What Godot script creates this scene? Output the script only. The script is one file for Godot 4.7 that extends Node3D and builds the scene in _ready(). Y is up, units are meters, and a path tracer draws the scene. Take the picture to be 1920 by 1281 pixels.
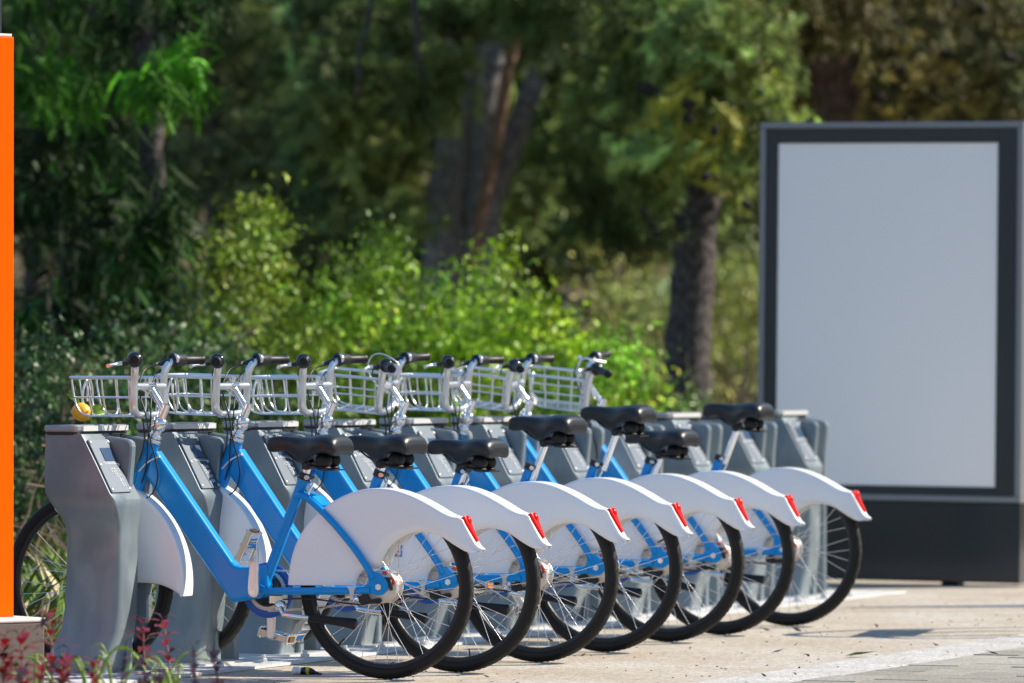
extends Node3D

# ---------------------------------------------------------------- scene frame
const FPX := 10667.0            # focal length in pixels of a 1920 px wide picture (200 mm lens)
const EYE := 1.119              # camera height
const HORIZON := 690.0
const YAW := 0.38746            # the docks stand square to a row that runs off at this angle
const PITCH_ROW := 0.755

var rng := RandomNumberGenerator.new()
var M := {}
var used := {}
var kids := {}


func _ready():
	rng.seed = 20240611
	setup_camera_and_light()
	make_materials()
	build_setting()
	build_vegetation()
	build_docks()
	build_bicycles()
	build_billboard()
	build_orange_sign()
	build_small_things()


func setup_camera_and_light():
	var cam := Camera3D.new()
	cam.name = "camera"
	add_child(cam)
	cam.position = Vector3(0, EYE, 0)
	cam.rotation.x = atan((HORIZON - 640.5) / FPX)
	var lens := CameraAttributesPhysical.new()
	lens.frustum_focal_length = 199.85
	lens.frustum_focus_distance = 20.7
	lens.frustum_near = 0.5
	lens.frustum_far = 600.0
	lens.exposure_aperture = 3.2
	cam.attributes = lens
	cam.current = true
	var env := Environment.new()
	env.background_mode = Environment.BG_SKY
	var sky := Sky.new()
	var sm := ProceduralSkyMaterial.new()
	sm.sky_top_color = Color(0.36, 0.52, 0.70)
	sm.sky_horizon_color = Color(0.71, 0.76, 0.79)
	sm.sky_curve = 0.18
	sm.ground_horizon_color = Color(0.45, 0.42, 0.38)
	sm.ground_bottom_color = Color(0.35, 0.32, 0.28)
	sm.sky_energy_multiplier = 1.0
	sky.sky_material = sm
	env.sky = sky
	env.background_energy_multiplier = 0.98
	env.tonemap_mode = Environment.TONE_MAPPER_LINEAR
	env.tonemap_exposure = 1.6
	env.sdfgi_enabled = true
	env.ssao_enabled = true
	env.ssil_enabled = true
	var we := WorldEnvironment.new()
	we.name = "world_environment"
	we.environment = env
	add_child(we)
	var sun := DirectionalLight3D.new()
	sun.name = "sun"
	sun.light_energy = 1.6
	sun.light_color = Color(1.0, 0.955, 0.88)
	sun.light_angular_distance = 0.5
	sun.shadow_enabled = true
	sun.directional_shadow_max_distance = 90.0
	add_child(sun)
	var el := deg_to_rad(38.0)
	var to_sun := Vector3(0.965 * cos(el), sin(el), -0.26 * cos(el))
	sun.look_at_from_position(Vector3.ZERO, -to_sun, Vector3.UP)


# ---------------------------------------------------------------- naming
func numbered(called: String) -> String:
	if not used.has(called):
		used[called] = 0
		return called
	used[called] += 1
	return "%s_%03d" % [called, used[called]]


func put(o: Node3D, called: String, parent: Node = null) -> void:
	if parent == null or parent == self:
		o.name = numbered(called)
		add_child(o, true)
		return
	var key := str(parent.get_instance_id()) + called
	if kids.has(key):
		kids[key] += 1
		o.name = "%s_%03d" % [called, kids[key]]
	else:
		kids[key] = 0
		o.name = called
	parent.add_child(o, true)


func tag(o: Node, label: String, category: String, group := "") -> Node:
	o.set_meta("label", label)
	o.set_meta("category", category)
	if group != "":
		o.set_meta("group", group)
	return o


func thing(called: String, label: String, category: String, at := Vector3.ZERO, turn := 0.0, group := "") -> Node3D:
	var o := Node3D.new()
	put(o, called)
	o.position = at
	o.rotation.y = turn
	tag(o, label, category, group)
	return o


func node(called: String, parent: Node, at := Vector3.ZERO) -> Node3D:
	var o := Node3D.new()
	put(o, called, parent)
	o.position = at
	return o


func mesh_of(st: SurfaceTool) -> ArrayMesh:
	st.generate_normals()
	st.index()
	return st.commit()


func inst(called: String, mesh: Mesh, m: Material, parent: Node = null, xf := Transform3D.IDENTITY) -> MeshInstance3D:
	var o := MeshInstance3D.new()
	o.mesh = mesh
	o.material_override = m
	put(o, called, parent)
	o.transform = xf
	return o


func obj(called: String, st: SurfaceTool, m: Material, parent: Node = null, xf := Transform3D.IDENTITY) -> MeshInstance3D:
	return inst(called, mesh_of(st), m, parent, xf)


func struct(called: String, st: SurfaceTool, m: Material) -> MeshInstance3D:
	var o := obj(called, st, m)
	o.set_meta("kind", "structure")
	return o


# a point of the place, given the direction in which a surveyor at the camera's spot sees it and its depth
func W(px: float, py: float, d: float) -> Vector3:
	return Vector3((px - 960.0) / FPX * d, EYE - (py - HORIZON) / FPX * d, -d)


# a point of the row: along the row, square to it (towards the riders' side), height
func R(lx: float, along: float, y := 0.0) -> Vector3:
	var o := Vector3(-0.482, 0, -20.365)
	var x := Vector3(cos(YAW), 0, sin(YAW))
	var z := Vector3(-sin(YAW), 0, cos(YAW))
	return o + x * lx - z * along + Vector3(0, y, 0)


# ---------------------------------------------------------------- mesh helpers
func tool() -> SurfaceTool:
	var st := SurfaceTool.new()
	st.begin(Mesh.PRIMITIVE_TRIANGLES)
	return st


var group_count := 1


func emit(st: SurfaceTool, tris: PackedVector3Array, flat: bool, uvs := PackedVector2Array(), orient := true) -> void:
	var vol := 0.0
	if orient:
		var c := tris[0]
		for i in range(0, tris.size(), 3):
			vol += (tris[i] - c).dot((tris[i + 1] - c).cross(tris[i + 2] - c))
	group_count += 1
	st.set_smooth_group(-1 if flat else group_count)
	var flip := vol > 0.0
	for i in range(0, tris.size(), 3):
		var order := [i, i + 2, i + 1] if flip else [i, i + 1, i + 2]
		for k in order:
			if uvs.size():
				st.set_uv(uvs[k])
			st.add_vertex(tris[k])


# rings of equal size; ring closed on itself unless open
func loft(st: SurfaceTool, rings: Array, cap := true, flat := false, wrap := false, open := false, xf := Transform3D.IDENTITY, uv_repeat := Vector2.ZERO) -> void:
	var tris := PackedVector3Array()
	var uvs := PackedVector2Array()
	var n: int = rings[0].size()
	var m := rings.size()
	var last := m if wrap else m - 1
	var side := n - 1 if open else n
	for i in last:
		var a = rings[i]
		var b = rings[(i + 1) % m]
		for j in side:
			var k := (j + 1) % n
			tris.append_array([a[j], b[j], b[k], a[j], b[k], a[k]])
			if uv_repeat != Vector2.ZERO:
				var u0 := uv_repeat.x * i / last
				var u1 := uv_repeat.x * (i + 1) / last
				var v0 := uv_repeat.y * j / side
				var v1 := uv_repeat.y * (j + 1) / side
				uvs.append_array([Vector2(u0, v0), Vector2(u1, v0), Vector2(u1, v1), Vector2(u0, v0), Vector2(u1, v1), Vector2(u0, v1)])
	if xf != Transform3D.IDENTITY:
		for i in tris.size():
			tris[i] = xf * tris[i]
	var caps := PackedVector3Array()
	if cap and not wrap and not open:
		for e in 2:
			var r = rings[0] if e == 0 else rings[m - 1]
			var c := Vector3.ZERO
			for p in r:
				c += p
			c /= n
			for j in n:
				var k := (j + 1) % n
				if e == 0:
					caps.append_array([xf * c, xf * r[j], xf * r[k]])
				else:
					caps.append_array([xf * c, xf * r[k], xf * r[j]])
	# one volume for both, so that caps and sides agree
	var vol := 0.0
	var o := tris[0]
	for i in range(0, tris.size(), 3):
		vol += (tris[i] - o).dot((tris[i + 1] - o).cross(tris[i + 2] - o))
	for i in range(0, caps.size(), 3):
		vol += (caps[i] - o).dot((caps[i + 1] - o).cross(caps[i + 2] - o))
	var flip := vol > 0.0
	for part in 2:
		var t := tris if part == 0 else caps
		if t.is_empty():
			continue
		group_count += 1
		st.set_smooth_group(-1 if flat else group_count)
		for i in range(0, t.size(), 3):
			for k in ([i, i + 2, i + 1] if flip else [i, i + 1, i + 2]):
				if part == 0 and uvs.size():
					st.set_uv(uvs[k])
				elif uvs.size():
					st.set_uv(Vector2.ZERO)
				st.add_vertex(t[k])


func spline(pts: Array, per: int, closed := false) -> Array:
	var out := []
	var n := pts.size()
	var segs := n if closed else n - 1
	for i in segs:
		var p0 = pts[(i - 1 + n) % n] if closed or i > 0 else pts[0]
		var p1 = pts[i]
		var p2 = pts[(i + 1) % n]
		var p3 = pts[(i + 2) % n] if closed or i + 2 < n else pts[n - 1]
		for k in per:
			var t := float(k) / per
			out.append(0.5 * ((2.0 * p1) + (p2 - p0) * t + (2.0 * p0 - 5.0 * p1 + 4.0 * p2 - p3) * t * t + (3.0 * p1 - p0 - 3.0 * p2 + p3) * t * t * t))
	if not closed:
		out.append(pts[n - 1])
	return out


func tube(st: SurfaceTool, pts: Array, r, sides := 8, closed := false, squash := 1.0, up := Vector3.ZERO) -> void:
	var rings := []
	var n := pts.size()
	var u := Vector3.ZERO
	for i in n:
		var a: Vector3 = pts[(i - 1 + n) % n] if closed or i > 0 else pts[i]
		var b: Vector3 = pts[(i + 1) % n] if closed or i < n - 1 else pts[i]
		var t := (b - a).normalized()
		if u == Vector3.ZERO:
			u = up if up != Vector3.ZERO else (Vector3.UP if absf(t.y) < 0.9 else Vector3.RIGHT)
		if up != Vector3.ZERO:
			u = up
		u = (u - t * u.dot(t)).normalized()
		var v := t.cross(u)
		var rad: float = r[i] if r is Array else r
		var ring := PackedVector3Array()
		for k in sides:
			var ang := TAU * k / sides
			ring.append(pts[i] + u * cos(ang) * rad + v * sin(ang) * rad * squash)
		rings.append(ring)
	loft(st, rings, true, false, closed)


# profile of (radius, z) turned about the z axis
func lathe(st: SurfaceTool, profile: Array, segs := 24, xf := Transform3D.IDENTITY, closed := false, flat := false, uv_repeat := Vector2.ZERO) -> void:
	var rings := []
	for i in segs:
		var a := TAU * i / segs
		var ring := PackedVector3Array()
		for p in profile:
			ring.append(Vector3(cos(a) * p.x, sin(a) * p.x, p.y))
		rings.append(ring)
	loft(st, rings, false, flat, true, not closed, xf, uv_repeat)


func ball(st: SurfaceTool, c: Vector3, r: Vector3, segs := 16, rows := 10, basis := Basis.IDENTITY) -> void:
	var prof := []
	for i in rows + 1:
		var a := PI * i / rows
		prof.append(Vector2(maxf(sin(a), 0.0), -cos(a)))
	lathe(st, prof, segs, Transform3D(basis * Basis.from_scale(r), c))


func inset(poly: Array, d: float) -> Array:
	var area := 0.0
	var n := poly.size()
	for i in n:
		area += poly[i].cross(poly[(i + 1) % n])
	var s := 1.0 if area > 0 else -1.0
	var out := []
	for i in n:
		var a: Vector2 = (poly[i] - poly[(i - 1 + n) % n]).normalized()
		var b: Vector2 = (poly[(i + 1) % n] - poly[i]).normalized()
		var na := Vector2(-a.y, a.x) * s
		var nb := Vector2(-b.y, b.x) * s
		var mid := (na + nb).normalized()
		out.append(poly[i] + mid * d / maxf(mid.dot(na), 0.35))
	return out


# polygon in x and y pushed out from z0 to z1, edges chamfered
func prism(st: SurfaceTool, poly: Array, z0: float, z1: float, bevel := 0.0, xf := Transform3D.IDENTITY, steps := 1) -> void:
	var small := inset(poly, bevel) if bevel > 0.0 else poly
	var levels := [[small, z0], [poly, z0 + bevel], [poly, z1 - bevel], [small, z1]] if bevel > 0.0 else [[poly, z0], [poly, z1]]
	if steps > 1:
		levels = []
		for e in 2:
			for s in steps + 1:
				var a := PI / 2 * (s if e == 0 else steps - s) / steps
				levels.append([inset(poly, bevel * (1.0 - sin(a))), (z0 + bevel * (1.0 - cos(a))) if e == 0 else (z1 - bevel * (1.0 - cos(a)))])
	var tris := PackedVector3Array()
	var n := poly.size()
	for l in levels.size() - 1:
		var a = levels[l]
		var b = levels[l + 1]
		for i in n:
			var k := (i + 1) % n
			var p0 := Vector3(a[0][i].x, a[0][i].y, a[1])
			var p1 := Vector3(a[0][k].x, a[0][k].y, a[1])
			var q0 := Vector3(b[0][i].x, b[0][i].y, b[1])
			var q1 := Vector3(b[0][k].x, b[0][k].y, b[1])
			tris.append_array([p0, q0, q1, p0, q1, p1])
	var flat_poly := PackedVector2Array(small)
	var idx := Geometry2D.triangulate_polygon(flat_poly)
	var area := 0.0
	for i in n:
		area += poly[i].cross(poly[(i + 1) % n])
	for i in range(0, idx.size(), 3):
		var a := flat_poly[idx[i]]
		var b := flat_poly[idx[i + 1]]
		var c := flat_poly[idx[i + 2]]
		if ((b - a).cross(c - a) > 0) != (area > 0):
			var t := b
			b = c
			c = t
		# sides above wind so that the near cap runs the other way round
		tris.append_array([Vector3(a.x, a.y, z0), Vector3(b.x, b.y, z0), Vector3(c.x, c.y, z0)])
		tris.append_array([Vector3(a.x, a.y, z1), Vector3(c.x, c.y, z1), Vector3(b.x, b.y, z1)])
	for i in tris.size():
		tris[i] = xf * tris[i]
	emit(st, tris, true)


func rect(w: float, h: float, r := 0.0, steps := 3, c := Vector2.ZERO) -> Array:
	if r <= 0.0:
		return [c + Vector2(-w, -h) / 2, c + Vector2(w, -h) / 2, c + Vector2(w, h) / 2, c + Vector2(-w, h) / 2]
	var out := []
	for q in 4:
		var m := Vector2([1, -1, -1, 1][q] * (w / 2 - r), [1, 1, -1, -1][q] * (h / 2 - r))
		for s in steps + 1:
			var a := PI / 2 * (q + float(s) / steps)
			out.append(c + m + Vector2(cos(a), sin(a)) * r)
	return out


func box(st: SurfaceTool, c: Vector3, size: Vector3, bevel := 0.0, basis := Basis.IDENTITY) -> void:
	prism(st, rect(size.x, size.y), -size.z / 2, size.z / 2, bevel, Transform3D(basis, c))


func lerp_table(t: Array, at: float, col: int) -> float:
	for i in t.size() - 1:
		if at <= t[i + 1][0]:
			return lerpf(t[i][col], t[i + 1][col], clampf((at - t[i][0]) / (t[i + 1][0] - t[i][0]), 0.0, 1.0))
	return t[t.size() - 1][col]


func resample(pts: Array, n: int) -> Array:
	var total := 0.0
	for i in pts.size() - 1:
		total += pts[i].distance_to(pts[i + 1])
	var out := [pts[0]]
	var want := total / (n - 1)
	var run := 0.0
	for i in pts.size() - 1:
		var l: float = pts[i].distance_to(pts[i + 1])
		while out.size() < n - 1 and run + l >= want * out.size():
			out.append(pts[i].lerp(pts[i + 1], (want * out.size() - run) / l))
		run += l
	while out.size() < n:
		out.append(pts[pts.size() - 1])
	return out


# ---------------------------------------------------------------- materials
func mat(called: String, c: Color, rough := 0.5, metal := 0.0, spec := 0.5) -> StandardMaterial3D:
	var m := StandardMaterial3D.new()
	m.resource_name = called
	m.albedo_color = c
	m.roughness = rough
	m.metallic = metal
	m.metallic_specular = spec
	M[called] = m
	return m


func lin(r: float, g: float, b: float) -> Color:
	return Color(r, g, b).linear_to_srgb()


func noise(freq: float, octaves := 4, seed_ := 1) -> FastNoiseLite:
	var n := FastNoiseLite.new()
	n.noise_type = FastNoiseLite.TYPE_SIMPLEX_SMOOTH
	n.frequency = freq
	n.fractal_octaves = octaves
	n.seed = seed_
	return n


func noise_tex(freq: float, size: int, ramp: Array, octaves := 5, seed_ := 1, normal := false, bump := 4.0) -> NoiseTexture2D:
	var t := NoiseTexture2D.new()
	t.width = size
	t.height = size
	t.seamless = true
	t.noise = noise(freq, octaves, seed_)
	if normal:
		t.as_normal_map = true
		t.bump_strength = bump
	else:
		var g := Gradient.new()
		g.offsets = PackedFloat32Array(ramp.map(func(r): return r[0]))
		g.colors = PackedColorArray(ramp.map(func(r): return r[1]))
		t.color_ramp = g
	return t


func world_map(m: StandardMaterial3D, scale: float) -> void:
	m.uv1_triplanar = true
	m.uv1_world_triplanar = true
	m.uv1_scale = Vector3.ONE * scale


# gritty concrete: blotches, faint streaks, pores and dark grit
func concrete_image(size: int, base: Color, tint: Color, pores: int, contrast: float, seed_: int) -> ImageTexture:
	var img := Image.create(size, size, false, Image.FORMAT_RGB8)
	var a := noise(3.0 / size, 4, seed_)
	var b := noise(40.0 / size, 3, seed_ + 1)
	var r := RandomNumberGenerator.new()
	r.seed = seed_
	for y in size:
		for x in size:
			var fx := x if x < size / 2 else x
			var wx := float(x) / size
			var wy := float(y) / size
			var n := a.get_noise_2d(x, y) * (1 - wx) + a.get_noise_2d(x - size, y) * wx
			var n2 := a.get_noise_2d(x, y - size) * (1 - wx) + a.get_noise_2d(x - size, y - size) * wx
			n = n * (1 - wy) + n2 * wy
			var c := base.lerp(tint, clampf(0.5 + n * 1.4, 0, 1))
			var k := 1.0 + contrast * (b.get_noise_2d(fx, y) * 0.7 + (r.randf() - 0.5) * 0.9)
			img.set_pixel(x, y, Color(c.r * k, c.g * k, c.b * k))
	for i in pores:
		var x := r.randi_range(1, size - 3)
		var y := r.randi_range(1, size - 3)
		var d := r.randf_range(0.35, 0.8)
		for dx in r.randi_range(1, 2):
			for dy in r.randi_range(1, 2):
				var c := img.get_pixel(x + dx, y + dy)
				img.set_pixel(x + dx, y + dy, Color(c.r * d, c.g * d, c.b * d))
	img.generate_mipmaps()
	return ImageTexture.create_from_image(img)


func tread_image() -> Image:
	var w := 128
	var h := 128
	var img := Image.create(w, h, false, Image.FORMAT_RGB8)
	for y in h:
		var v := float(y) / h
		for x in w:
			var u := float(x) / w
			var f := absf(fmod(u * 4.0 + absf(v - 0.5) * 3.0, 1.0) - 0.5) * 2.0
			var hgt := 0.75
			if v > 0.33 and v < 0.67:
				hgt = 0.9 if f > 0.35 else 0.25
				if absf(v - 0.5) < 0.02:
					hgt = 0.95
			elif (v > 0.28 and v < 0.33) or (v > 0.67 and v < 0.72):
				hgt = 0.4
			img.set_pixel(x, y, Color(hgt, hgt, hgt))
	return img


func make_materials():
	var m: StandardMaterial3D
	m = mat("blue_paint", lin(0.003, 0.255, 0.66), 0.27, 0.0, 0.3)
	m.clearcoat_enabled = true
	m.clearcoat = 0.3
	m.clearcoat_roughness = 0.10
	m = mat("deep_blue_plastic", lin(0.01, 0.09, 0.42), 0.35)
	m = mat("white_plastic", lin(0.80, 0.80, 0.82), 0.30)
	m.clearcoat_enabled = true
	m.clearcoat = 0.25
	m.clearcoat_roughness = 0.2
	mat("chrome", lin(0.80, 0.80, 0.80), 0.14, 1.0)
	mat("satin_silver", lin(0.78, 0.79, 0.80), 0.30, 0.92)
	mat("spoke_steel", lin(0.75, 0.75, 0.75), 0.25, 0.95)
	m = mat("hub_alloy", lin(0.55, 0.52, 0.50), 0.42, 0.45)
	m = mat("tyre_rubber", lin(0.010, 0.0095, 0.009), 0.6, 0.0, 0.4)
	var tan_ := Image.create(256, 64, false, Image.FORMAT_RGB8)
	var tn := noise(0.05, 4, 9)
	for y in 64:
		for x in 256:
			var wear := clampf(1.0 - absf(y / 64.0 - 0.5) / 0.16, 0.0, 1.0) * clampf(0.55 + tn.get_noise_2d(x, y), 0.0, 1.0)
			tan_.set_pixel(x, y, lin(0.0095, 0.009, 0.0085).lerp(lin(0.085, 0.075, 0.06), wear))
	m.albedo_color = Color.WHITE
	m.albedo_texture = ImageTexture.create_from_image(tan_)
	m.uv1_scale = Vector3(1, 1, 1)
	var tread := tread_image()
	tread.bump_map_to_normal_map(6.0)
	tread.generate_mipmaps()
	m.normal_enabled = true
	m.normal_texture = ImageTexture.create_from_image(tread)
	m.normal_scale = 2.0
	m = mat("grip_rubber", lin(0.008, 0.008, 0.009), 0.48, 0.0, 0.4)
	m = mat("saddle_vinyl", lin(0.006, 0.006, 0.008), 0.36)
	m.normal_enabled = true
	m.normal_texture = noise_tex(0.25, 256, [], 2, 3, true, 2.0)
	m.normal_scale = 0.25
	m.uv1_triplanar = true
	m.uv1_scale = Vector3.ONE * 14.0
	mat("gloss_black", lin(0.010, 0.010, 0.012), 0.12)
	mat("black_plastic", lin(0.009, 0.009, 0.01), 0.45)
	mat("cable_black", lin(0.012, 0.012, 0.012), 0.4)
	m = mat("red_lens", lin(0.86, 0.010, 0.005), 0.22, 0.0, 0.35)
	m.backlight_enabled = true
	m.backlight = Color(0.7, 0.01, 0.005)
	mat("amber_lens", lin(0.5, 0.16, 0.01), 0.15)
	m = mat("dock_steel", lin(0.225, 0.27, 0.295), 0.55, 0.4)
	m.roughness_texture = noise_tex(0.015, 256, [[0.2, Color(0.75, 0.75, 0.75)], [0.8, Color(1, 1, 1)]], 5, 21)
	m.albedo_texture = noise_tex(0.01, 256, [[0.25, Color(0.86, 0.88, 0.9)], [0.75, Color(1, 1, 1)]], 5, 23)
	m.uv1_triplanar = true
	m.uv1_scale = Vector3(2.2, 1.1, 2.2)
	mat("dock_cap", lin(0.30, 0.32, 0.34), 0.30, 0.45)
	mat("lid_edge_silver", lin(0.62, 0.62, 0.62), 0.45, 0.3)
	mat("dock_gasket", lin(0.015, 0.015, 0.016), 0.6)
	mat("keypad_dark", lin(0.15, 0.175, 0.21), 0.46, 0.9)
	mat("screen_glass", lin(0.05, 0.09, 0.17), 0.08)
	mat("print_white", lin(0.50, 0.54, 0.58), 0.5)
	mat("galvanised", lin(0.55, 0.56, 0.57), 0.42, 0.55)
	m = mat("plate_white", Color.WHITE, 0.65)
	m.albedo_texture = concrete_image(256, lin(0.50, 0.50, 0.51), lin(0.62, 0.61, 0.60), 500, 0.12, 31)
	world_map(m, 0.9)
	m = mat("sandy_concrete", Color.WHITE, 0.9, 0.0, 0.3)
	m.albedo_texture = concrete_image(768, lin(0.385, 0.325, 0.255), lin(0.46, 0.415, 0.36), 3200, 0.18, 41)
	m.normal_enabled = true
	m.normal_texture = noise_tex(0.2, 512, [], 4, 43, true, 4.0)
	m.normal_scale = 0.22
	world_map(m, 0.42)
	m = mat("pale_concrete", Color.WHITE, 0.9, 0.0, 0.3)
	m.albedo_texture = concrete_image(512, lin(0.42, 0.40, 0.375), lin(0.52, 0.50, 0.475), 6000, 0.30, 47)
	world_map(m, 0.8)
	for k in 3:
		m = mat("paver_%d" % k, Color.WHITE, 0.9, 0.0, 0.3)
		var g := [0.29, 0.25, 0.32][k] as float
		m.albedo_texture = concrete_image(256, lin(g * 1.02, g * 0.95, g * 0.80), lin(g * 1.16, g * 1.09, g * 0.95), 700, 0.22, 51 + k)
		world_map(m, 1.1)
	m = mat("joint_dirt", lin(0.10, 0.085, 0.065), 1.0)
	m = mat("earth", Color.WHITE, 1.0, 0.0, 0.1)
	m.albedo_texture = noise_tex(0.012, 512, [[0.2, lin(0.05, 0.055, 0.02)], [0.5, lin(0.11, 0.085, 0.05)], [0.8, lin(0.20, 0.155, 0.10)]], 6, 61)
	world_map(m, 0.25)
	m = mat("hill_green", Color.WHITE, 1.0, 0.0, 0.1)
	m.albedo_texture = noise_tex(0.02, 512, [[0.2, lin(0.015, 0.03, 0.008)], [0.5, lin(0.04, 0.07, 0.018)], [0.85, lin(0.11, 0.12, 0.05)]], 6, 67)
	world_map(m, 0.2)
	m = mat("pine_bark", Color.WHITE, 0.95, 0.0, 0.2)
	m.albedo_texture = noise_tex(0.03, 512, [[0.2, lin(0.035, 0.031, 0.031)], [0.55, lin(0.105, 0.092, 0.090)], [0.85, lin(0.21, 0.18, 0.17)]], 6, 71)
	m.normal_enabled = true
	m.normal_texture = noise_tex(0.05, 512, [], 5, 72, true, 16.0)
	m.uv1_triplanar = true
	m.uv1_scale = Vector3(2.2, 0.7, 2.2)
	m = mat("red_bark", Color.WHITE, 0.9, 0.0, 0.2)
	m.albedo_texture = noise_tex(0.04, 256, [[0.2, lin(0.16, 0.095, 0.065)], [0.8, lin(0.46, 0.30, 0.21)]], 5, 73)
	m.uv1_triplanar = true
	m.uv1_scale = Vector3(2.5, 0.8, 2.5)
	m = mat("grey_bark", Color.WHITE, 0.95, 0.0, 0.2)
	m.albedo_texture = noise_tex(0.04, 256, [[0.2, lin(0.13, 0.12, 0.13)], [0.8, lin(0.40, 0.375, 0.37)]], 5, 74)
	m.uv1_triplanar = true
	m.uv1_scale = Vector3(2.5, 0.8, 2.5)
	m = mat("ruddy_bark", Color.WHITE, 0.95, 0.0, 0.2)
	m.albedo_texture = noise_tex(0.04, 256, [[0.2, lin(0.07, 0.042, 0.03)], [0.8, lin(0.22, 0.14, 0.10)]], 5, 75)
	m.uv1_triplanar = true
	m.uv1_scale = Vector3(2.5, 0.8, 2.5)
	mat("twig", lin(0.10, 0.075, 0.05), 0.9)
	mat("cone_brown", lin(0.02, 0.014, 0.010), 0.9)
	for spec in [["pine_needles", 0.45, 0.22], ["broad_leaves", 0.44, 0.5], ["feather_leaves", 0.45, 0.42], ["grass_blades", 0.5, 0.4]]:
		m = mat(spec[0], Color.WHITE, spec[1] + (0.0 if spec[0] == "broad_leaves" else 0.12), 0.0, 0.42 if spec[0] == "broad_leaves" else 0.35)
		m.vertex_color_use_as_albedo = true
		m.backlight_enabled = true
		m.backlight = Color(spec[2], spec[2], spec[2])
	m = mat("crimson_leaf", lin(0.17, 0.010, 0.022), 0.35)
	m.backlight_enabled = true
	m.backlight = Color(0.45, 0.04, 0.07)
	m = mat("purple_leaf", lin(0.035, 0.008, 0.016), 0.4)
	mat("crimson_stem", lin(0.30, 0.14, 0.13), 0.6)
	m = mat("fresh_blade", lin(0.22, 0.36, 0.03), 0.45)
	m.backlight_enabled = true
	m.backlight = Color(0.5, 0.6, 0.1)
	mat("straw_blade", lin(0.42, 0.42, 0.28), 0.6)
	m = mat("orange_panel", lin(0.95, 0.125, 0.0), 0.45, 0.0, 0.12)
	m.clearcoat_enabled = true
	m.clearcoat = 0.03
	mat("white_edge", lin(0.75, 0.70, 0.66), 0.5)
	m = mat("plinth_grey", Color.WHITE, 0.8)
	m.albedo_texture = concrete_image(256, lin(0.11, 0.085, 0.075), lin(0.14, 0.112, 0.10), 600, 0.14, 81)
	world_map(m, 1.2)
	mat("poster_white", lin(0.93, 0.89, 0.85), 0.35)
	mat("anodised_grey", lin(0.22, 0.23, 0.245), 0.38, 0.4)
	mat("frame_charcoal", lin(0.014, 0.019, 0.024), 0.30)
	m = mat("base_charcoal", lin(0.013, 0.018, 0.025), 0.16)
	m = mat("lemon_peel", lin(0.82, 0.42, 0.012), 0.38)
	m.normal_enabled = true
	m.normal_texture = noise_tex(0.2, 128, [], 2, 91, true, 4.0)
	m.normal_scale = 0.4
	m.uv1_triplanar = true
	m.uv1_scale = Vector3.ONE * 12.0
	m = mat("citrus_leaf", lin(0.12, 0.24, 0.015), 0.35)
	m.backlight_enabled = true
	m.backlight = Color(0.4, 0.5, 0.1)
	mat("dry_leaf", lin(0.17, 0.075, 0.04), 0.7)
	mat("pale_leaf", lin(0.30, 0.19, 0.12), 0.7)
	mat("green_leaf", lin(0.10, 0.14, 0.04), 0.6)
	mat("foil_white", lin(0.75, 0.77, 0.82), 0.3)
	mat("foil_yellow", lin(0.75, 0.60, 0.01), 0.35)
	mat("tie_white", lin(0.75, 0.75, 0.75), 0.5)
	mat("sticker_red", lin(0.65, 0.06, 0.03), 0.4)


# ---------------------------------------------------------------- the setting
func sheet(st: SurfaceTool, a: Vector3, b: Vector3, c: Vector3, d: Vector3) -> void:
	st.set_smooth_group(-1)
	var up := (b - a).cross(c - a).y > 0
	for p in ([a, c, b, a, d, c] if up else [a, b, c, a, c, d]):
		st.add_vertex(p)


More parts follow.
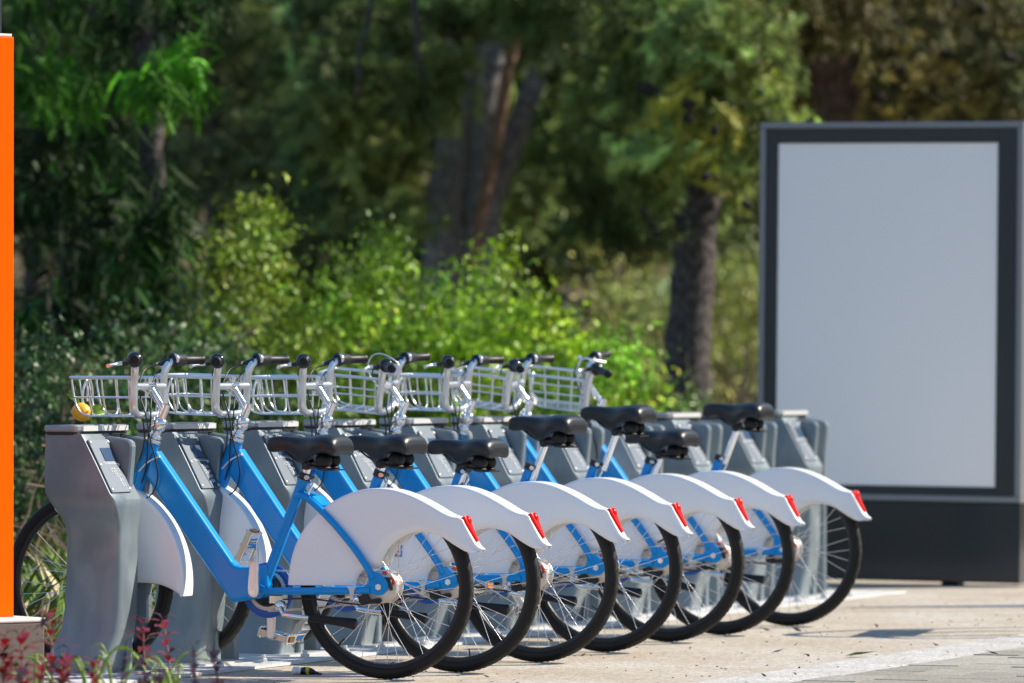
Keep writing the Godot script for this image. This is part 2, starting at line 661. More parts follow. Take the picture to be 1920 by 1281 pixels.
func build_setting():
	# one sheet of ground as far as the horizon, rising to a wooded slope behind the trees
	var st := tool()
	var rows := [40.0, 0.0, -15.0, -24.0, -30.0, -38.0, -46.0, -52.0, -58.0, -64.0, -72.0, -82.0, -110.0, -200.0, -480.0]
	var ups := [-0.04, -0.04, -0.04, -0.04, -0.03, 0.05, 0.2, 0.5, 1.2, 2.6, 5.0, 7.5, 9.0, 10.0, 8.0]
	var grid := []
	var hn := noise(0.12, 3, 5)
	for i in rows.size():
		var row := PackedVector3Array()
		for j in 41:
			var x: float = (j - 20) * 1.6 * (1.0 + absf(rows[i]) / 60.0) * (1.0 if absf(j - 20) < 19 else 8.0)
			var y: float = ups[i]
			if y > 0.01:
				y += hn.get_noise_2d(x, rows[i]) * minf(y, 1.0) * 0.7
			row.append(Vector3(x, y, rows[i]))
		grid.append(row)
	st.set_smooth_group(1)
	for i in grid.size() - 1:
		for j in 40:
			for p in [grid[i][j], grid[i + 1][j + 1], grid[i + 1][j], grid[i][j], grid[i][j + 1], grid[i + 1][j + 1]]:
				st.add_vertex(p)
	struct("ground", st, M.earth)

	st = tool()
	slab(st, -2.1, 1.12, -9.0, 17.0, -0.06, 0.0)
	struct("sandy_pavement", st, M.sandy_concrete)
	st = tool()
	slab(st, 1.12, 1.46, -9.0, 17.0, -0.06, 0.004)
	struct("pale_pavement_edge", st, M.pale_concrete)
	st = tool()
	slab(st, 1.46, 5.0, -9.0, 17.0, -0.06, -0.006)
	var path := struct("paver_path", st, M.joint_dirt)
	# each paver of the path, on its bed
	var sizes := Vector2(0.196, 0.395)
	var shapes := []
	for k in 4:
		var s := tool()
		var o := [[0.0, 0.0], [0.003, -0.002], [-0.003, 0.002], [0.002, 0.003]][k] as Array
		box(s, Vector3.ZERO, Vector3(sizes.x + o[0], 0.05, sizes.y + o[1]), 0.006)
		shapes.append(mesh_of(s))
	for i in 9:
		for j in 20:
			var along := -1.8 + j * 0.402 + (0.2 if i % 2 else 0.0)
			var lx := 1.46 + 0.101 + i * 0.202
			var at := R(lx, along, -0.018 + rng.randf_range(-0.002, 0.003))
			if absf(at.x) > 0.094 * -at.z + 1.0 or at.z > -18.8:
				continue
			var b := Basis(Vector3.UP, -YAW + rng.randf_range(-0.008, 0.008)) * Basis(Vector3.RIGHT, rng.randf_range(-0.006, 0.006))
			inst("paver", shapes[rng.randi() % 4], M["paver_%d" % (rng.randi() % 3)], path, Transform3D(b, at))


func slab(st: SurfaceTool, x0: float, x1: float, a0: float, a1: float, y0: float, y1: float) -> void:
	var c := [R(x0, a0), R(x1, a0), R(x1, a1), R(x0, a1)]
	var lower := PackedVector3Array()
	var upper := PackedVector3Array()
	for p in c:
		lower.append(Vector3(p.x, y0, p.z))
		upper.append(Vector3(p.x, y1, p.z))
	loft(st, [lower, upper], true, true)


# ---------------------------------------------------------------- trees and shrubs
func leaf_mesh(l: float, w: float, fold := 0.25, curl := 0.2) -> ArrayMesh:
	var st := tool()
	var c := Vector3(0, 0, 0)
	var tip := Vector3(0, -curl * l, l)
	var mid := Vector3(0, 0.04 * l, l * 0.5)
	for s in [-1.0, 1.0]:
		var a := Vector3(s * w * 0.5, fold * w, l * 0.38)
		var b := Vector3(s * w * 0.34, fold * w * 0.6 - curl * l * 0.4, l * 0.72)
		for t in [[c, a, mid], [a, b, mid], [b, tip, mid]]:
			for p in (t if s > 0 else [t[0], t[2], t[1]]):
				st.add_vertex(p)
	st.generate_normals()
	return st.commit()


# a twig end of a pine: needles standing off a short twig
func needle_spray(seed_: int, count := 64) -> ArrayMesh:
	var r := RandomNumberGenerator.new()
	r.seed = seed_
	var st := tool()
	for i in count:
		var t := float(i) / count
		var base := Vector3(r.randf_range(-0.01, 0.01), r.randf_range(-0.01, 0.01), t * 0.17)
		var ang := r.randf() * TAU
		var out := Vector3(cos(ang), sin(ang), r.randf_range(0.5, 1.6)).normalized()
		var tip := base + out * r.randf_range(0.05, 0.09)
		var side := out.cross(Vector3(r.randf() - 0.5, r.randf() - 0.5, r.randf() - 0.5)).normalized() * 0.0048
		for p in [base - side, base + side, tip]:
			st.add_vertex(p)
	var tw := [Vector3(0, 0, -0.05), Vector3(0.006, 0.004, 0), Vector3(0, 0, 0.006)]
	for p in [tw[0], tw[0] + tw[1], Vector3(0, 0, 0.2)]:
		st.add_vertex(p)
	st.generate_normals()
	return st.commit()


# a feathery leaf: many leaflets on both sides of a drooping rib
func feather_frond() -> ArrayMesh:
	var st := tool()
	var l := 0.30
	for i in 17:
		var t := (i + 0.5) / 17.0
		var p := Vector3(0, -0.16 * t * t * l / 0.3, t * l)
		var len_ := 0.075 * (1.0 - 0.55 * absf(t - 0.4) / 0.6)
		for s in [-1.0, 1.0]:
			var dir := Vector3(s, -0.35, 0.45).normalized()
			var w := Vector3(0, 0.003, 0.0075)
			for q in [p - w, p + w, p + dir * len_]:
				st.add_vertex(q)
	st.generate_normals()
	return st.commit()


func scatter(called: String, mesh: Mesh, m: Material, parent: Node, places: Array, colors: Array) -> MultiMeshInstance3D:
	var mm := MultiMesh.new()
	mm.transform_format = MultiMesh.TRANSFORM_3D
	mm.use_colors = true
	mm.mesh = mesh
	mm.instance_count = places.size()
	for i in places.size():
		mm.set_instance_transform(i, places[i])
		mm.set_instance_color(i, colors[i])
	var o := MultiMeshInstance3D.new()
	o.multimesh = mm
	o.material_override = m
	put(o, called, parent)
	return o


func random_basis(scale: float, droop := 0.0, flat := 1.0) -> Basis:
	var d := Vector3(rng.randfn(), rng.randfn() * flat - droop, rng.randfn()).normalized()
	var u := Vector3(rng.randfn(), 1.5 + rng.randfn(), rng.randfn()).normalized()
	var x := u.cross(d).normalized()
	if x.length() < 0.5:
		x = Vector3.RIGHT
	return Basis(x, d.cross(x), d) * Basis.from_scale(Vector3.ONE * scale)


func tint(c: Color, spread: float) -> Color:
	var k := exp(rng.randfn() * spread)
	var w := rng.randfn() * spread * 0.18
	return Color(clampf(c.r * k * (1.0 + w), 0, 1), clampf(c.g * k, 0, 1), clampf(c.b * k * (1.0 - w), 0, 1))


# clumps: [centre, radius, number of sprays]; places are relative to the tree's base
func foliage(t: Node3D, called: String, meshes: Array, m: Material, clumps: Array, color: Color, size: Vector2, droop: float, spread := 0.5) -> void:
	var places := []
	var colors := []
	for m_ in meshes:
		places.append([])
		colors.append([])
	var inv := t.transform.affine_inverse()
	for c in clumps:
		var base := tint(color, spread)
		var centre: Vector3 = inv * (c[0] as Vector3)
		for i in c[2]:
			var off: Vector3 = Vector3(rng.randfn(), rng.randfn() * 0.75, rng.randfn()) * c[1] * 0.55
			var k := rng.randi() % meshes.size()
			places[k].append(Transform3D(random_basis(rng.randf_range(size.x, size.y), droop), centre + off))
			colors[k].append(tint(base, spread * 0.65))
	for k in meshes.size():
		var o := scatter(called, meshes[k], m, t, places[k], colors[k])
		o.set_meta("kind", "stuff")


func limb(st: SurfaceTool, pts: Array, r: Array, sides := 9, seed_ := 3) -> void:
	var p := spline(pts, 5)
	var n := noise(1.4, 2, seed_)
	var rr := []
	for i in p.size():
		var f := float(i) / (p.size() - 1)
		var k := f * (r.size() - 1)
		var a := int(minf(floorf(k), r.size() - 2))
		rr.append(lerpf(r[a], r[a + 1], k - a) * (1.0 + 0.12 * n.get_noise_1d(i * 3.1)))
		p[i] += Vector3(n.get_noise_1d(i * 0.9 + 50), 0, n.get_noise_1d(i * 0.9 + 90)) * 0.02
	tube(st, p, rr, sides)


# polylines given as (px, py) of the survey at depth d, made relative to the tree's base
func way(t: Node3D, d: float, pts: Array) -> Array:
	var inv := t.transform.affine_inverse()
	return pts.map(func(p): return inv * W(p.x, p.y, d + (p.z if p is Vector3 else 0.0)))


func cloud(x0: float, x1: float, y0: float, y1: float, d0: float, d1: float, count: int, r0: float, r1: float, per: int) -> Array:
	var out := []
	for i in count:
		out.append([W(rng.randf_range(x0, x1), rng.randf_range(y0, y1), rng.randf_range(d0, d1)), rng.randf_range(r0, r1), int(per * rng.randf_range(0.6, 1.4))])
	return out


func base_at(px: float, d: float) -> Vector3:
	var p := W(px, HORIZON, d)
	return Vector3(p.x, 0.0, p.z)


func build_vegetation():
	var sprays := [needle_spray(1), needle_spray(2), needle_spray(3)]
	var pine := Color(0.155, 0.215, 0.066)
	# the fork-trunked pine in the middle
	var t := thing("pine_tree", "large pine in the middle with a forking dark trunk and a peeling reddish limb", "tree", base_at(850, 42))
	var st := tool()
	limb(st, way(t, 42, [Vector2(835, 1010), Vector2(828, 700), Vector2(838, 420), Vector2(856, 200), Vector2(850, -40), Vector2(840, -500)]), [0.22, 0.17, 0.155, 0.14, 0.13, 0.05], 12, 3)
	limb(st, way(t, 42, [Vector2(850, 1000), Vector2(890, 640), Vector2(900, 420), Vector2(905, 250), Vector2(915, 90), Vector2(930, -300)]), [0.16, 0.15, 0.14, 0.13, 0.12, 0.05], 12, 4)
	obj("trunk", st, M.grey_bark, t)
	st = tool()
	limb(st, way(t, 41.6, [Vector2(884, 540), Vector2(900, 410), Vector2(925, 290), Vector2(945, 180), Vector2(965, 50), Vector2(975, -120)]), [0.030, 0.042, 0.05, 0.045, 0.045, 0.03], 9, 5)
	obj("limb", st, M.red_bark, t)
	st = tool()
	limb(st, way(t, 42.2, [Vector2(905, 420), Vector2(960, 270), Vector2(1005, 150), Vector2(1050, 60), Vector2(1120, -90)]), [0.10, 0.09, 0.08, 0.075, 0.06], 9, 6)
	obj("limb", st, M.grey_bark, t)
	st = tool()
	limb(st, way(t, 39.0, [Vector2(775, -60), Vector2(783, 80), Vector2(792, 160), Vector2(800, 215)]), [0.022, 0.02, 0.016, 0.008], 7, 7)
	limb(st, way(t, 39.0, [Vector2(700, -60), Vector2(686, 50), Vector2(672, 110), Vector2(668, 190)]), [0.02, 0.018, 0.014, 0.008], 7, 8)
	obj("dead_branch", st, M.pine_bark, t)
	var clumps := cloud(540, 720, -60, 420, 39.5, 43, 26, 0.18, 0.32, 50)
	clumps += cloud(740, 1080, 60, 480, 43.5, 46, 26, 0.3, 0.45, 46)
	clumps += cloud(770, 1100, -80, 40, 39, 41, 12, 0.14, 0.26, 42)
	clumps += cloud(780, 850, 120, 200, 39, 40, 3, 0.12, 0.18, 40)
	clumps += cloud(1125, 1230, 60, 440, 41, 45, 20, 0.18, 0.32, 45)
	clumps += cloud(500, 1250, -900, -80, 39, 47, 30, 0.5, 0.8, 60)
	foliage(t, "crown", sprays, M.pine_needles, clumps, pine, Vector2(0.9, 1.5), 0.3)

	# the dark straight trunk to the left of the billboard
	t = thing("pine_tree", "pine with a thick dark trunk just left of the billboard", "tree", base_at(1288, 36))
	st = tool()
	limb(st, way(t, 36, [Vector2(1282, 1060), Vector2(1286, 760), Vector2(1296, 560), Vector2(1308, 420), Vector2(1330, 260), Vector2(1345, 60), Vector2(1350, -300)]), [0.19, 0.155, 0.135, 0.13, 0.115, 0.1, 0.05], 12, 9)
	limb(st, way(t, 36, [Vector2(1290, 450), Vector2(1262, 425), Vector2(1238, 405)]), [0.04, 0.03, 0.012], 7, 10)
	obj("trunk", st, M.pine_bark, t)
	clumps = cloud(1220, 1410, 20, 370, 34.5, 36.5, 40, 0.16, 0.28, 46)
	clumps += cloud(1130, 1400, -60, 160, 35, 38, 16, 0.25, 0.4, 45)
	clumps += cloud(1100, 1500, -700, -80, 34, 39, 18, 0.5, 0.7, 60)
	foliage(t, "crown", sprays, M.pine_needles, clumps, Color(0.25, 0.32, 0.085), Vector2(0.8, 1.25), 0.5)
	st = tool()
	for i in 16:
		var p: Vector3 = t.transform.affine_inverse() * W(rng.randf_range(1190, 1420), rng.randf_range(130, 440), 34.4)
		ball(st, p, Vector3(0.03, 0.045, 0.03) * rng.randf_range(0.8, 1.3), 7, 5, Basis(Vector3(0, 0, 1), rng.randf() * 3))
	obj("cones", st, M.cone_brown, t).set_meta("kind", "stuff")

	# the trunk that rises behind the billboard
	t = thing("pine_tree", "pine whose broad reddish trunk rises behind the top of the billboard", "tree", base_at(1560, 40))
	st = tool()
	limb(st, way(t, 40, [Vector2(1585, 1040), Vector2(1580, 600), Vector2(1573, 240), Vector2(1560, 120), Vector2(1530, 20), Vector2(1490, -200)]), [0.24, 0.2, 0.155, 0.165, 0.19, 0.1], 12, 11)
	limb(st, way(t, 40, [Vector2(1565, 130), Vector2(1600, 20), Vector2(1640, -150)]), [0.12, 0.11, 0.06], 9, 12)
	obj("trunk", st, M.ruddy_bark, t)
	clumps = cloud(1330, 1560, -90, 30, 36.5, 38.5, 16, 0.2, 0.34, 50)
	clumps += cloud(1690, 1960, -90, 230, 38, 43, 26, 0.22, 0.4, 50)
	clumps += cloud(1480, 1700, -60, 240, 42, 45, 18, 0.25, 0.4, 46)
	clumps += cloud(1390, 1480, 60, 260, 40, 43, 8, 0.2, 0.3, 45)
	clumps += cloud(1350, 2000, -800, -90, 37, 44, 22, 0.5, 0.8, 60)
	foliage(t, "crown", sprays, M.pine_needles, clumps, Color(0.13, 0.12, 0.038), Vector2(0.9, 1.4), 0.4)
	st = tool()
	for i in 12:
		var p: Vector3 = t.transform.affine_inverse() * W(rng.randf_range(1620, 1915), rng.randf_range(0, 200), 38.0)
		ball(st, p, Vector3(0.03, 0.045, 0.03) * rng.randf_range(0.8, 1.3), 7, 5, Basis(Vector3(0, 0, 1), rng.randf() * 3))
	obj("cones", st, M.cone_brown, t).set_meta("kind", "stuff")

	# slighter pines between and behind
	var more := [
		["slender pine with a thin dark stem between the left tree and the forked pine", 398.0, 45.0, [360, 640, -80, 330, 43, 48, 44], Color(0.14, 0.18, 0.07), 0.06],
		["pine far behind the bright shrubs, right of the forked trunk", 1140.0, 52.0, [1000, 1240, 120, 520, 50, 54, 34], Color(0.20, 0.26, 0.08), 0.10],
		["pine far behind the orange sign at the left edge", 60.0, 50.0, [-60, 300, -80, 420, 47, 53, 44], Color(0.04, 0.065, 0.02), 0.11],
		["pine far behind, hidden from the top of the billboard down", 1760.0, 52.0, [1560, 1990, -80, 420, 49, 55, 44], Color(0.12, 0.115, 0.038), 0.12],
		["pine far behind the gap between dark trunk and billboard", 1440.0, 56.0, [1300, 1500, 150, 520, 53, 58, 30], Color(0.24, 0.27, 0.10), 0.12],
		["pine far behind, left of the forked trunk above the shrubs", 640.0, 54.0, [480, 800, 60, 520, 51, 56, 36], Color(0.06, 0.08, 0.03), 0.12],
	]
	for a in more:
		t = thing("pine_tree", a[0], "tree", base_at(a[1], a[2]), 0.0, "slighter pines of the wood")
		t.position.y = 0.2 if a[2] > 46.0 else 0.0
		st = tool()
		limb(st, way(t, a[2], [Vector2(a[1], 960), Vector2(a[1] + 6, 600), Vector2(a[1] - 4, 300), Vector2(a[1] + 8, 0), Vector2(a[1], -500)]), [a[5] * 1.3, a[5], a[5] * 0.9, a[5] * 0.8, a[5] * 0.4], 9, int(a[1]))
		obj("trunk", st, M.pine_bark, t)
		var c: Array = a[3]
		clumps = cloud(c[0], c[1], c[2], c[3], c[4], c[5], c[6], 0.3, 0.5, 46)
		clumps += cloud(c[0] - 60, c[1] + 60, -700, c[2], c[4], c[5], 12, 0.6, 0.9, 60)
		foliage(t, "crown", sprays, M.pine_needles, clumps, a[4], Vector2(1.0, 1.6), 0.3)

	# the feathery tree at the left
	t = thing("feathery_tree", "dark feathery leaved tree with grey stem beside the orange sign", "tree", base_at(288, 33))
	st = tool()
	limb(st, way(t, 33, [Vector2(305, 1100), Vector2(300, 700), Vector2(290, 360), Vector2(278, 180), Vector2(265, 0), Vector2(240, -400)]), [0.10, 0.085, 0.075, 0.07, 0.06, 0.03], 10, 13)
	limb(st, way(t, 33, [Vector2(266, 90), Vector2(225, 55), Vector2(180, 30), Vector2(120, -30)]), [0.035, 0.025, 0.02, 0.012], 7, 14)
	limb(st, way(t, 33, [Vector2(272, 70), Vector2(250, 20), Vector2(225, -60)]), [0.035, 0.03, 0.02], 7, 15)
	limb(st, way(t, 33, [Vector2(285, 60), Vector2(340, 40), Vector2(430, -10)]), [0.02, 0.018, 0.01], 7, 16)
	obj("trunk", st, M.pine_bark, t)
	clumps = cloud(50, 170, 100, 220, 31.3, 32.5, 9, 0.08, 0.16, 34)
	clumps += cloud(255, 350, 80, 180, 31.2, 32.0, 8, 0.08, 0.14, 30)
	clumps += cloud(330, 370, 130, 200, 31.2, 31.6, 2, 0.08, 0.12, 26)
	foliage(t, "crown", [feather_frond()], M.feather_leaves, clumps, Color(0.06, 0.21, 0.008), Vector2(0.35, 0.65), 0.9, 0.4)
	clumps = cloud(20, 250, 40, 330, 32.5, 35, 14, 0.14, 0.26, 34)
	clumps += cloud(20, 320, 300, 660, 31.5, 34.5, 40, 0.13, 0.24, 36)
	clumps += cloud(250, 330, 380, 560, 31.2, 32.2, 9, 0.10, 0.16, 32)
	clumps += cloud(20, 420, -80, 50, 32, 35, 14, 0.14, 0.26, 34)
	clumps += cloud(-150, 480, -500, -80, 31, 35, 16, 0.4, 0.6, 50)
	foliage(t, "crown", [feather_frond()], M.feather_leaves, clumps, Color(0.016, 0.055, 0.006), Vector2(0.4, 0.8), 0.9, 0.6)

	# broad leaved shrubs
	var leaves := [leaf_mesh(0.050, 0.021), leaf_mesh(0.042, 0.020, 0.3, 0.35), leaf_mesh(0.060, 0.020, 0.2, 0.4)]
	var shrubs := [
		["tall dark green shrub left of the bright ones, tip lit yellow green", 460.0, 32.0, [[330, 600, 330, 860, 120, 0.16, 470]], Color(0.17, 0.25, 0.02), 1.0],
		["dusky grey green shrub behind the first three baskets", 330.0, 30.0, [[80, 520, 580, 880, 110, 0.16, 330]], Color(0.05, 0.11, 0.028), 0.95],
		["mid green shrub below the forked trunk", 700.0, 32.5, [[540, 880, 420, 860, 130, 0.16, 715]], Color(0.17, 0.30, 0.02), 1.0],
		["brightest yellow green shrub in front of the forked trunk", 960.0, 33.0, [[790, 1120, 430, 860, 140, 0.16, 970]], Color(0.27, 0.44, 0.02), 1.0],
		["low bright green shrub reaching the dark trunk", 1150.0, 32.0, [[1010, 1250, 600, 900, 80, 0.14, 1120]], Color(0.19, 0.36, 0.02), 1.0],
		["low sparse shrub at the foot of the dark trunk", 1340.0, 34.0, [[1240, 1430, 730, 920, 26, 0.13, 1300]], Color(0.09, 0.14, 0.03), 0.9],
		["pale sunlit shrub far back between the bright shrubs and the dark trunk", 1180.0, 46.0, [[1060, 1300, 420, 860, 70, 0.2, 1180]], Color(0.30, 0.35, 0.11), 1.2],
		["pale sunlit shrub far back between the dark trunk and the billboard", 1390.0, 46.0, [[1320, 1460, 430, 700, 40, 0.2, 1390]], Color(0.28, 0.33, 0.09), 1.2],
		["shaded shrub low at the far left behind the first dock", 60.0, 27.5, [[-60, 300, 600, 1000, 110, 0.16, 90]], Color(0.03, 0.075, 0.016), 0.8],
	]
	var tops := noise(0.011, 3, 12)
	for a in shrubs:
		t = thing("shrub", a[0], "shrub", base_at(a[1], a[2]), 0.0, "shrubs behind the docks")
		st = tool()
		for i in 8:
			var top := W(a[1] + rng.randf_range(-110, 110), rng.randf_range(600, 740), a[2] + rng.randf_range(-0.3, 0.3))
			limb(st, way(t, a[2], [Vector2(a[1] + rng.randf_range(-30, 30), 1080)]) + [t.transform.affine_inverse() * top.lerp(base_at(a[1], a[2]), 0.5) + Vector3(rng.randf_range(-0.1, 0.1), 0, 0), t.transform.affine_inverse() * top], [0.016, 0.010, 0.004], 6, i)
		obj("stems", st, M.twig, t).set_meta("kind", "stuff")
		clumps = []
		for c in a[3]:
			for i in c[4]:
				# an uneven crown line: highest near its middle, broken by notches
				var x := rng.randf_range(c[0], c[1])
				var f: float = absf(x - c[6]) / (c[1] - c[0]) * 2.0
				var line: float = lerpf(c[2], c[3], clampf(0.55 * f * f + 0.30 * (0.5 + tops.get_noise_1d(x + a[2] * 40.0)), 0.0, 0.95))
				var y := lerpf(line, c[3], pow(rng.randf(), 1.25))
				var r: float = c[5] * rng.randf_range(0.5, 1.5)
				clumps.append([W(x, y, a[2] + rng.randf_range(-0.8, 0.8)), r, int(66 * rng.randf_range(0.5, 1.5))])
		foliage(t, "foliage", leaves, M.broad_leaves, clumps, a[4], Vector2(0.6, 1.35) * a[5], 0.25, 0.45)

	# far sunlit wood on the slope, read as one mass
	var places := []
	var colors := []
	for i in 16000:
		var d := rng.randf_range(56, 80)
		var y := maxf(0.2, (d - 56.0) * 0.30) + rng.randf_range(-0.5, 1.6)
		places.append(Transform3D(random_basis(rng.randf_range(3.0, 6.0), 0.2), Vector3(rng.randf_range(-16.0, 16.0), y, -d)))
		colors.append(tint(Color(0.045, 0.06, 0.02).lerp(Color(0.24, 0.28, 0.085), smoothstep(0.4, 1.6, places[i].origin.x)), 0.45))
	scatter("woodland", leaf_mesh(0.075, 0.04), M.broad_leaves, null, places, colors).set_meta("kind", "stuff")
	# rough grass and weeds from the docks back to the shrubs
	places = []
	colors = []
	var blade := leaf_mesh(0.30, 0.012, 0.3, 0.45)
	for i in 9000:
		var d := rng.randf_range(22.6, 36.0)
		var x := rng.randf_range(-0.11, 0.11) * d
		var lx := (Vector3(x, 0, -d) - R(0, 0)).dot(Vector3(cos(YAW), 0, sin(YAW)))
		if lx > -2.25:
			continue
		var dir := Vector3(rng.randfn() * 0.5, 1.0, rng.randfn() * 0.5).normalized()
		var side := dir.cross(Vector3(rng.randfn(), 0, rng.randfn())).normalized()
		places.append(Transform3D(Basis(side, dir.cross(side), dir) * Basis.from_scale(Vector3.ONE * rng.randf_range(0.6, 1.5)), Vector3(x, 0, -d)))
		colors.append(tint(Color(0.11, 0.17, 0.03) if rng.randf() < 0.75 else Color(0.34, 0.27, 0.15), 0.3))
	scatter("rough_grass", blade, M.grass_blades, null, places, colors).set_meta("kind", "stuff")
	# dry twigs tangled at the left behind the first dock
	t = thing("dry_brush", "tangle of pale dry twigs behind the first dock", "brush", base_at(60, 25.6))
	st = tool()
	for i in 14:
		var a := W(rng.randf_range(-30, 130), rng.randf_range(780, 1060), 25.6 + rng.randf_range(-0.3, 0.4))
		var b := a + Vector3(rng.randf_range(0.1, 0.4), rng.randf_range(-0.2, 0.12), rng.randf_range(-0.2, 0.2))
		var inv := t.transform.affine_inverse()
		limb(st, [inv * a, inv * (a.lerp(b, 0.5) + Vector3(0, 0.03, 0)), inv * b], [0.004, 0.0035, 0.0015], 5, i)
	for i in 4:
		var a := Vector3(t.position.x + rng.randf_range(-0.2, 0.3), 0, t.position.z + rng.randf_range(-0.2, 0.2))
		var inv := t.transform.affine_inverse()
		limb(st, [inv * a, inv * (a + Vector3(0.03, 0.4, 0)), inv * (a + Vector3(rng.randf_range(-0.1, 0.3), 0.75, 0))], [0.008, 0.006, 0.003], 5, i)
	obj("twigs", st, M.pale_leaf, t).set_meta("kind", "stuff")


# ---------------------------------------------------------------- docks
func make_dock() -> Node3D:
	var t := thing("docking_station", "dock", "docking station")
	# hooded body on a narrower column: height, front, rear at the near side, near side
	var tab := [
		[0.0, -1.215, -0.945, 0.290, 0.035], [0.03, -1.205, -0.940, 0.285, 0.035], [0.10, -1.185, -0.930, 0.268, 0.05], [0.16, -1.160, -0.916, 0.252, 0.055], [0.24, -1.145, -0.908, 0.246, 0.05],
		[0.38, -1.136, -0.905, 0.242, 0.045], [0.50, -1.133, -0.905, 0.245, 0.045], [0.545, -1.134, -0.903, 0.256, 0.04], [0.585, -1.140, -0.897, 0.284, 0.035], [0.615, -1.152, -0.893, 0.306, 0.03],
		[0.64, -1.163, -0.892, 0.318, 0.022], [0.665, -1.168, -0.908, 0.321, 0.006], [0.70, -1.170, -0.926, 0.322, 0.004], [0.78, -1.169, -0.968, 0.322, 0.003], [0.851, -1.167, -1.007, 0.320, 0.003], [0.876, -1.167, -1.022, 0.320, 0.003],
	]
	var st := tool()
	var rings := []
	for r in tab:
		var w: float = r[2] - r[1]
		var zf := 0.098
		var ring := PackedVector3Array()
		var rn: float = r[4]
		for q in [[r[2] - rn * 0.6, r[3] - rn * 0.6, 0.0, rn * 0.6], [r[1] + rn, r[3] - rn, PI / 2, rn]]:
			for s in 5:
				var a: float = q[2] + PI / 2 * s / 4.0
				ring.append(Vector3(q[0] + cos(a) * q[3], r[0], q[1] + sin(a) * q[3]))
		ring.append(Vector3(r[1], r[0], zf))
		ring.append(Vector3(r[2], r[0], zf))
		rings.append(ring)
	loft(st, rings)
	obj("body", st, M.dock_steel, t)
	# upright plate on the wheel's near side, and the thinner one beyond the wheel
	for far in 2:
		st = tool()
		var p := [Vector2(-1.135, 0.0), Vector2(-0.938, 0.0), Vector2(-0.938, 0.62), Vector2(-0.934, 0.72), Vector2(-0.926, 0.80), Vector2(-0.924, 0.830), Vector2(-0.928, 0.846), Vector2(-0.940, 0.855), Vector2(-0.96, 0.859), Vector2(-1.06, 0.873), Vector2(-1.135, 0.873)]
		if far == 0:
			prism(st, p.map(func(q): return q + Vector2(0.017 if q.x > -1.0 else 0.0, 0.0)), 0.103, 0.144, 0.006)
			obj("side_plate", st, M.dock_steel, t)
		else:
			prism(st, p, -0.094, -0.056, 0.006)
			obj("side_plate", st, M.dock_steel, t)
	st = tool()
	box(st, Vector3(-1.10, 0.82, 0.021), Vector3(0.10, 0.104, 0.152), 0.004)
	obj("bridge", st, M.dock_steel, t)
	# lid over body, wheel slot and far plate
	st = tool()
	var outline := rect(0.140, 0.430, 0.022, 3, Vector2(-1.105, 0.112))
	var flat_xf := Transform3D(Basis(Vector3(1, 0, 0), Vector3(0, 0, 1), Vector3(0, -1, 0)), Vector3(0, 0, 0))
	prism(st, outline, -0.909, -0.884, 0.006, flat_xf)
	obj("lid", st, M.dock_cap, t)
	st = tool()
	box(st, Vector3(-1.0335, 0.8965, 0.104), Vector3(0.010, 0.019, 0.37), 0.003)
	obj("lid_edge", st, M.lid_edge_silver, t)
	st = tool()
	prism(st, rect(0.132, 0.420, 0.02, 3, Vector2(-1.105, 0.112)), -0.886, -0.873, 0.0, flat_xf)
	obj("gasket", st, M.dock_gasket, t)
	# sloping keypad panel
	var v := Vector3(-0.459, 0.889, 0)
	var w := Vector3(0.889, 0.459, 0)
	var panel := node("keypad_panel", t)
	panel.transform = Transform3D(Basis(Vector3(0, 0, -1), v, w), Vector3(-0.958, 0.759, 0.230) + w * 0.001)
	st = tool()
	prism(st, rect(0.162, 0.214, 0.006, 2), 0.0, 0.007, 0.001)
	obj("plate", st, M.keypad_dark, panel)
	st = tool()
	prism(st, rect(0.080, 0.052, 0.004, 2, Vector2(0.018, 0.045)), 0.0075, 0.0095, 0.0005)
	obj("screen", st, M.screen_glass, panel)
	for sx in [-1, 1]:
		for sy in [0.095, 0.004, -0.095]:
			st = tool()
			lathe(st, [Vector2(0.0001, 0.011), Vector2(0.005, 0.0105), Vector2(0.0072, 0.008), Vector2(0.0072, 0.006)], 12, Transform3D(Basis.IDENTITY, Vector3(sx * 0.071, sy, 0)))
			obj("screw", st, M.galvanised, panel)
	for row in 4:
		var y := -0.018 - row * 0.0195
		for k in [3, 2, 1, 1][row]:
			st = tool()
			var prof := []
			for i in 9:
				var a := TAU * i / 8
				prof.append(Vector2(0.0048 + 0.0017 * cos(a), 0.0078 + 0.0008 * sin(a)))
			lathe(st, prof, 14, Transform3D(Basis.from_scale(Vector3(0.8, 1.5, 1)), Vector3(0.024 - k * 0.0145 + row * 0.004, y, -0.0002)))
			obj("key_ring_mark", st, M.print_white, panel)
		st = tool()
		for k in 4:
			var x := 0.031 + k * 0.0075
			box(st, Vector3(x, y, 0.0076), Vector3(0.0018, 0.011, 0.0012))
			if (row + k) % 2 == 0:
				box(st, Vector3(x + 0.0026, y + 0.0044, 0.0075), Vector3(0.0034, 0.0018, 0.001))
				box(st, Vector3(x + 0.0026, y - 0.0044, 0.0075), Vector3(0.0034, 0.0018, 0.001))
			else:
				box(st, Vector3(x + 0.0026, y, 0.0075), Vector3(0.0034, 0.0018, 0.001))
		obj("key_text", st, M.print_white, panel)
	st = tool()
	for l in 2:
		var x := -0.045 + l * 0.006
		while x < 0.062 - l * 0.004:
			var ww := rng.randf_range(0.004, 0.010)
			box(st, Vector3(x + ww / 2, 0.0125 - l * 0.0058, 0.0076), Vector3(ww, 0.0026, 0.001))
			x += ww + 0.002
	obj("instruction_lines", st, M.print_white, panel)
	# foot flange with weld
	st = tool()
	box(st, Vector3(-1.06, 0.004, 0.10), Vector3(0.34, 0.022, 0.42), 0.002)
	obj("foot_plate", st, M.galvanised, t)
	return t


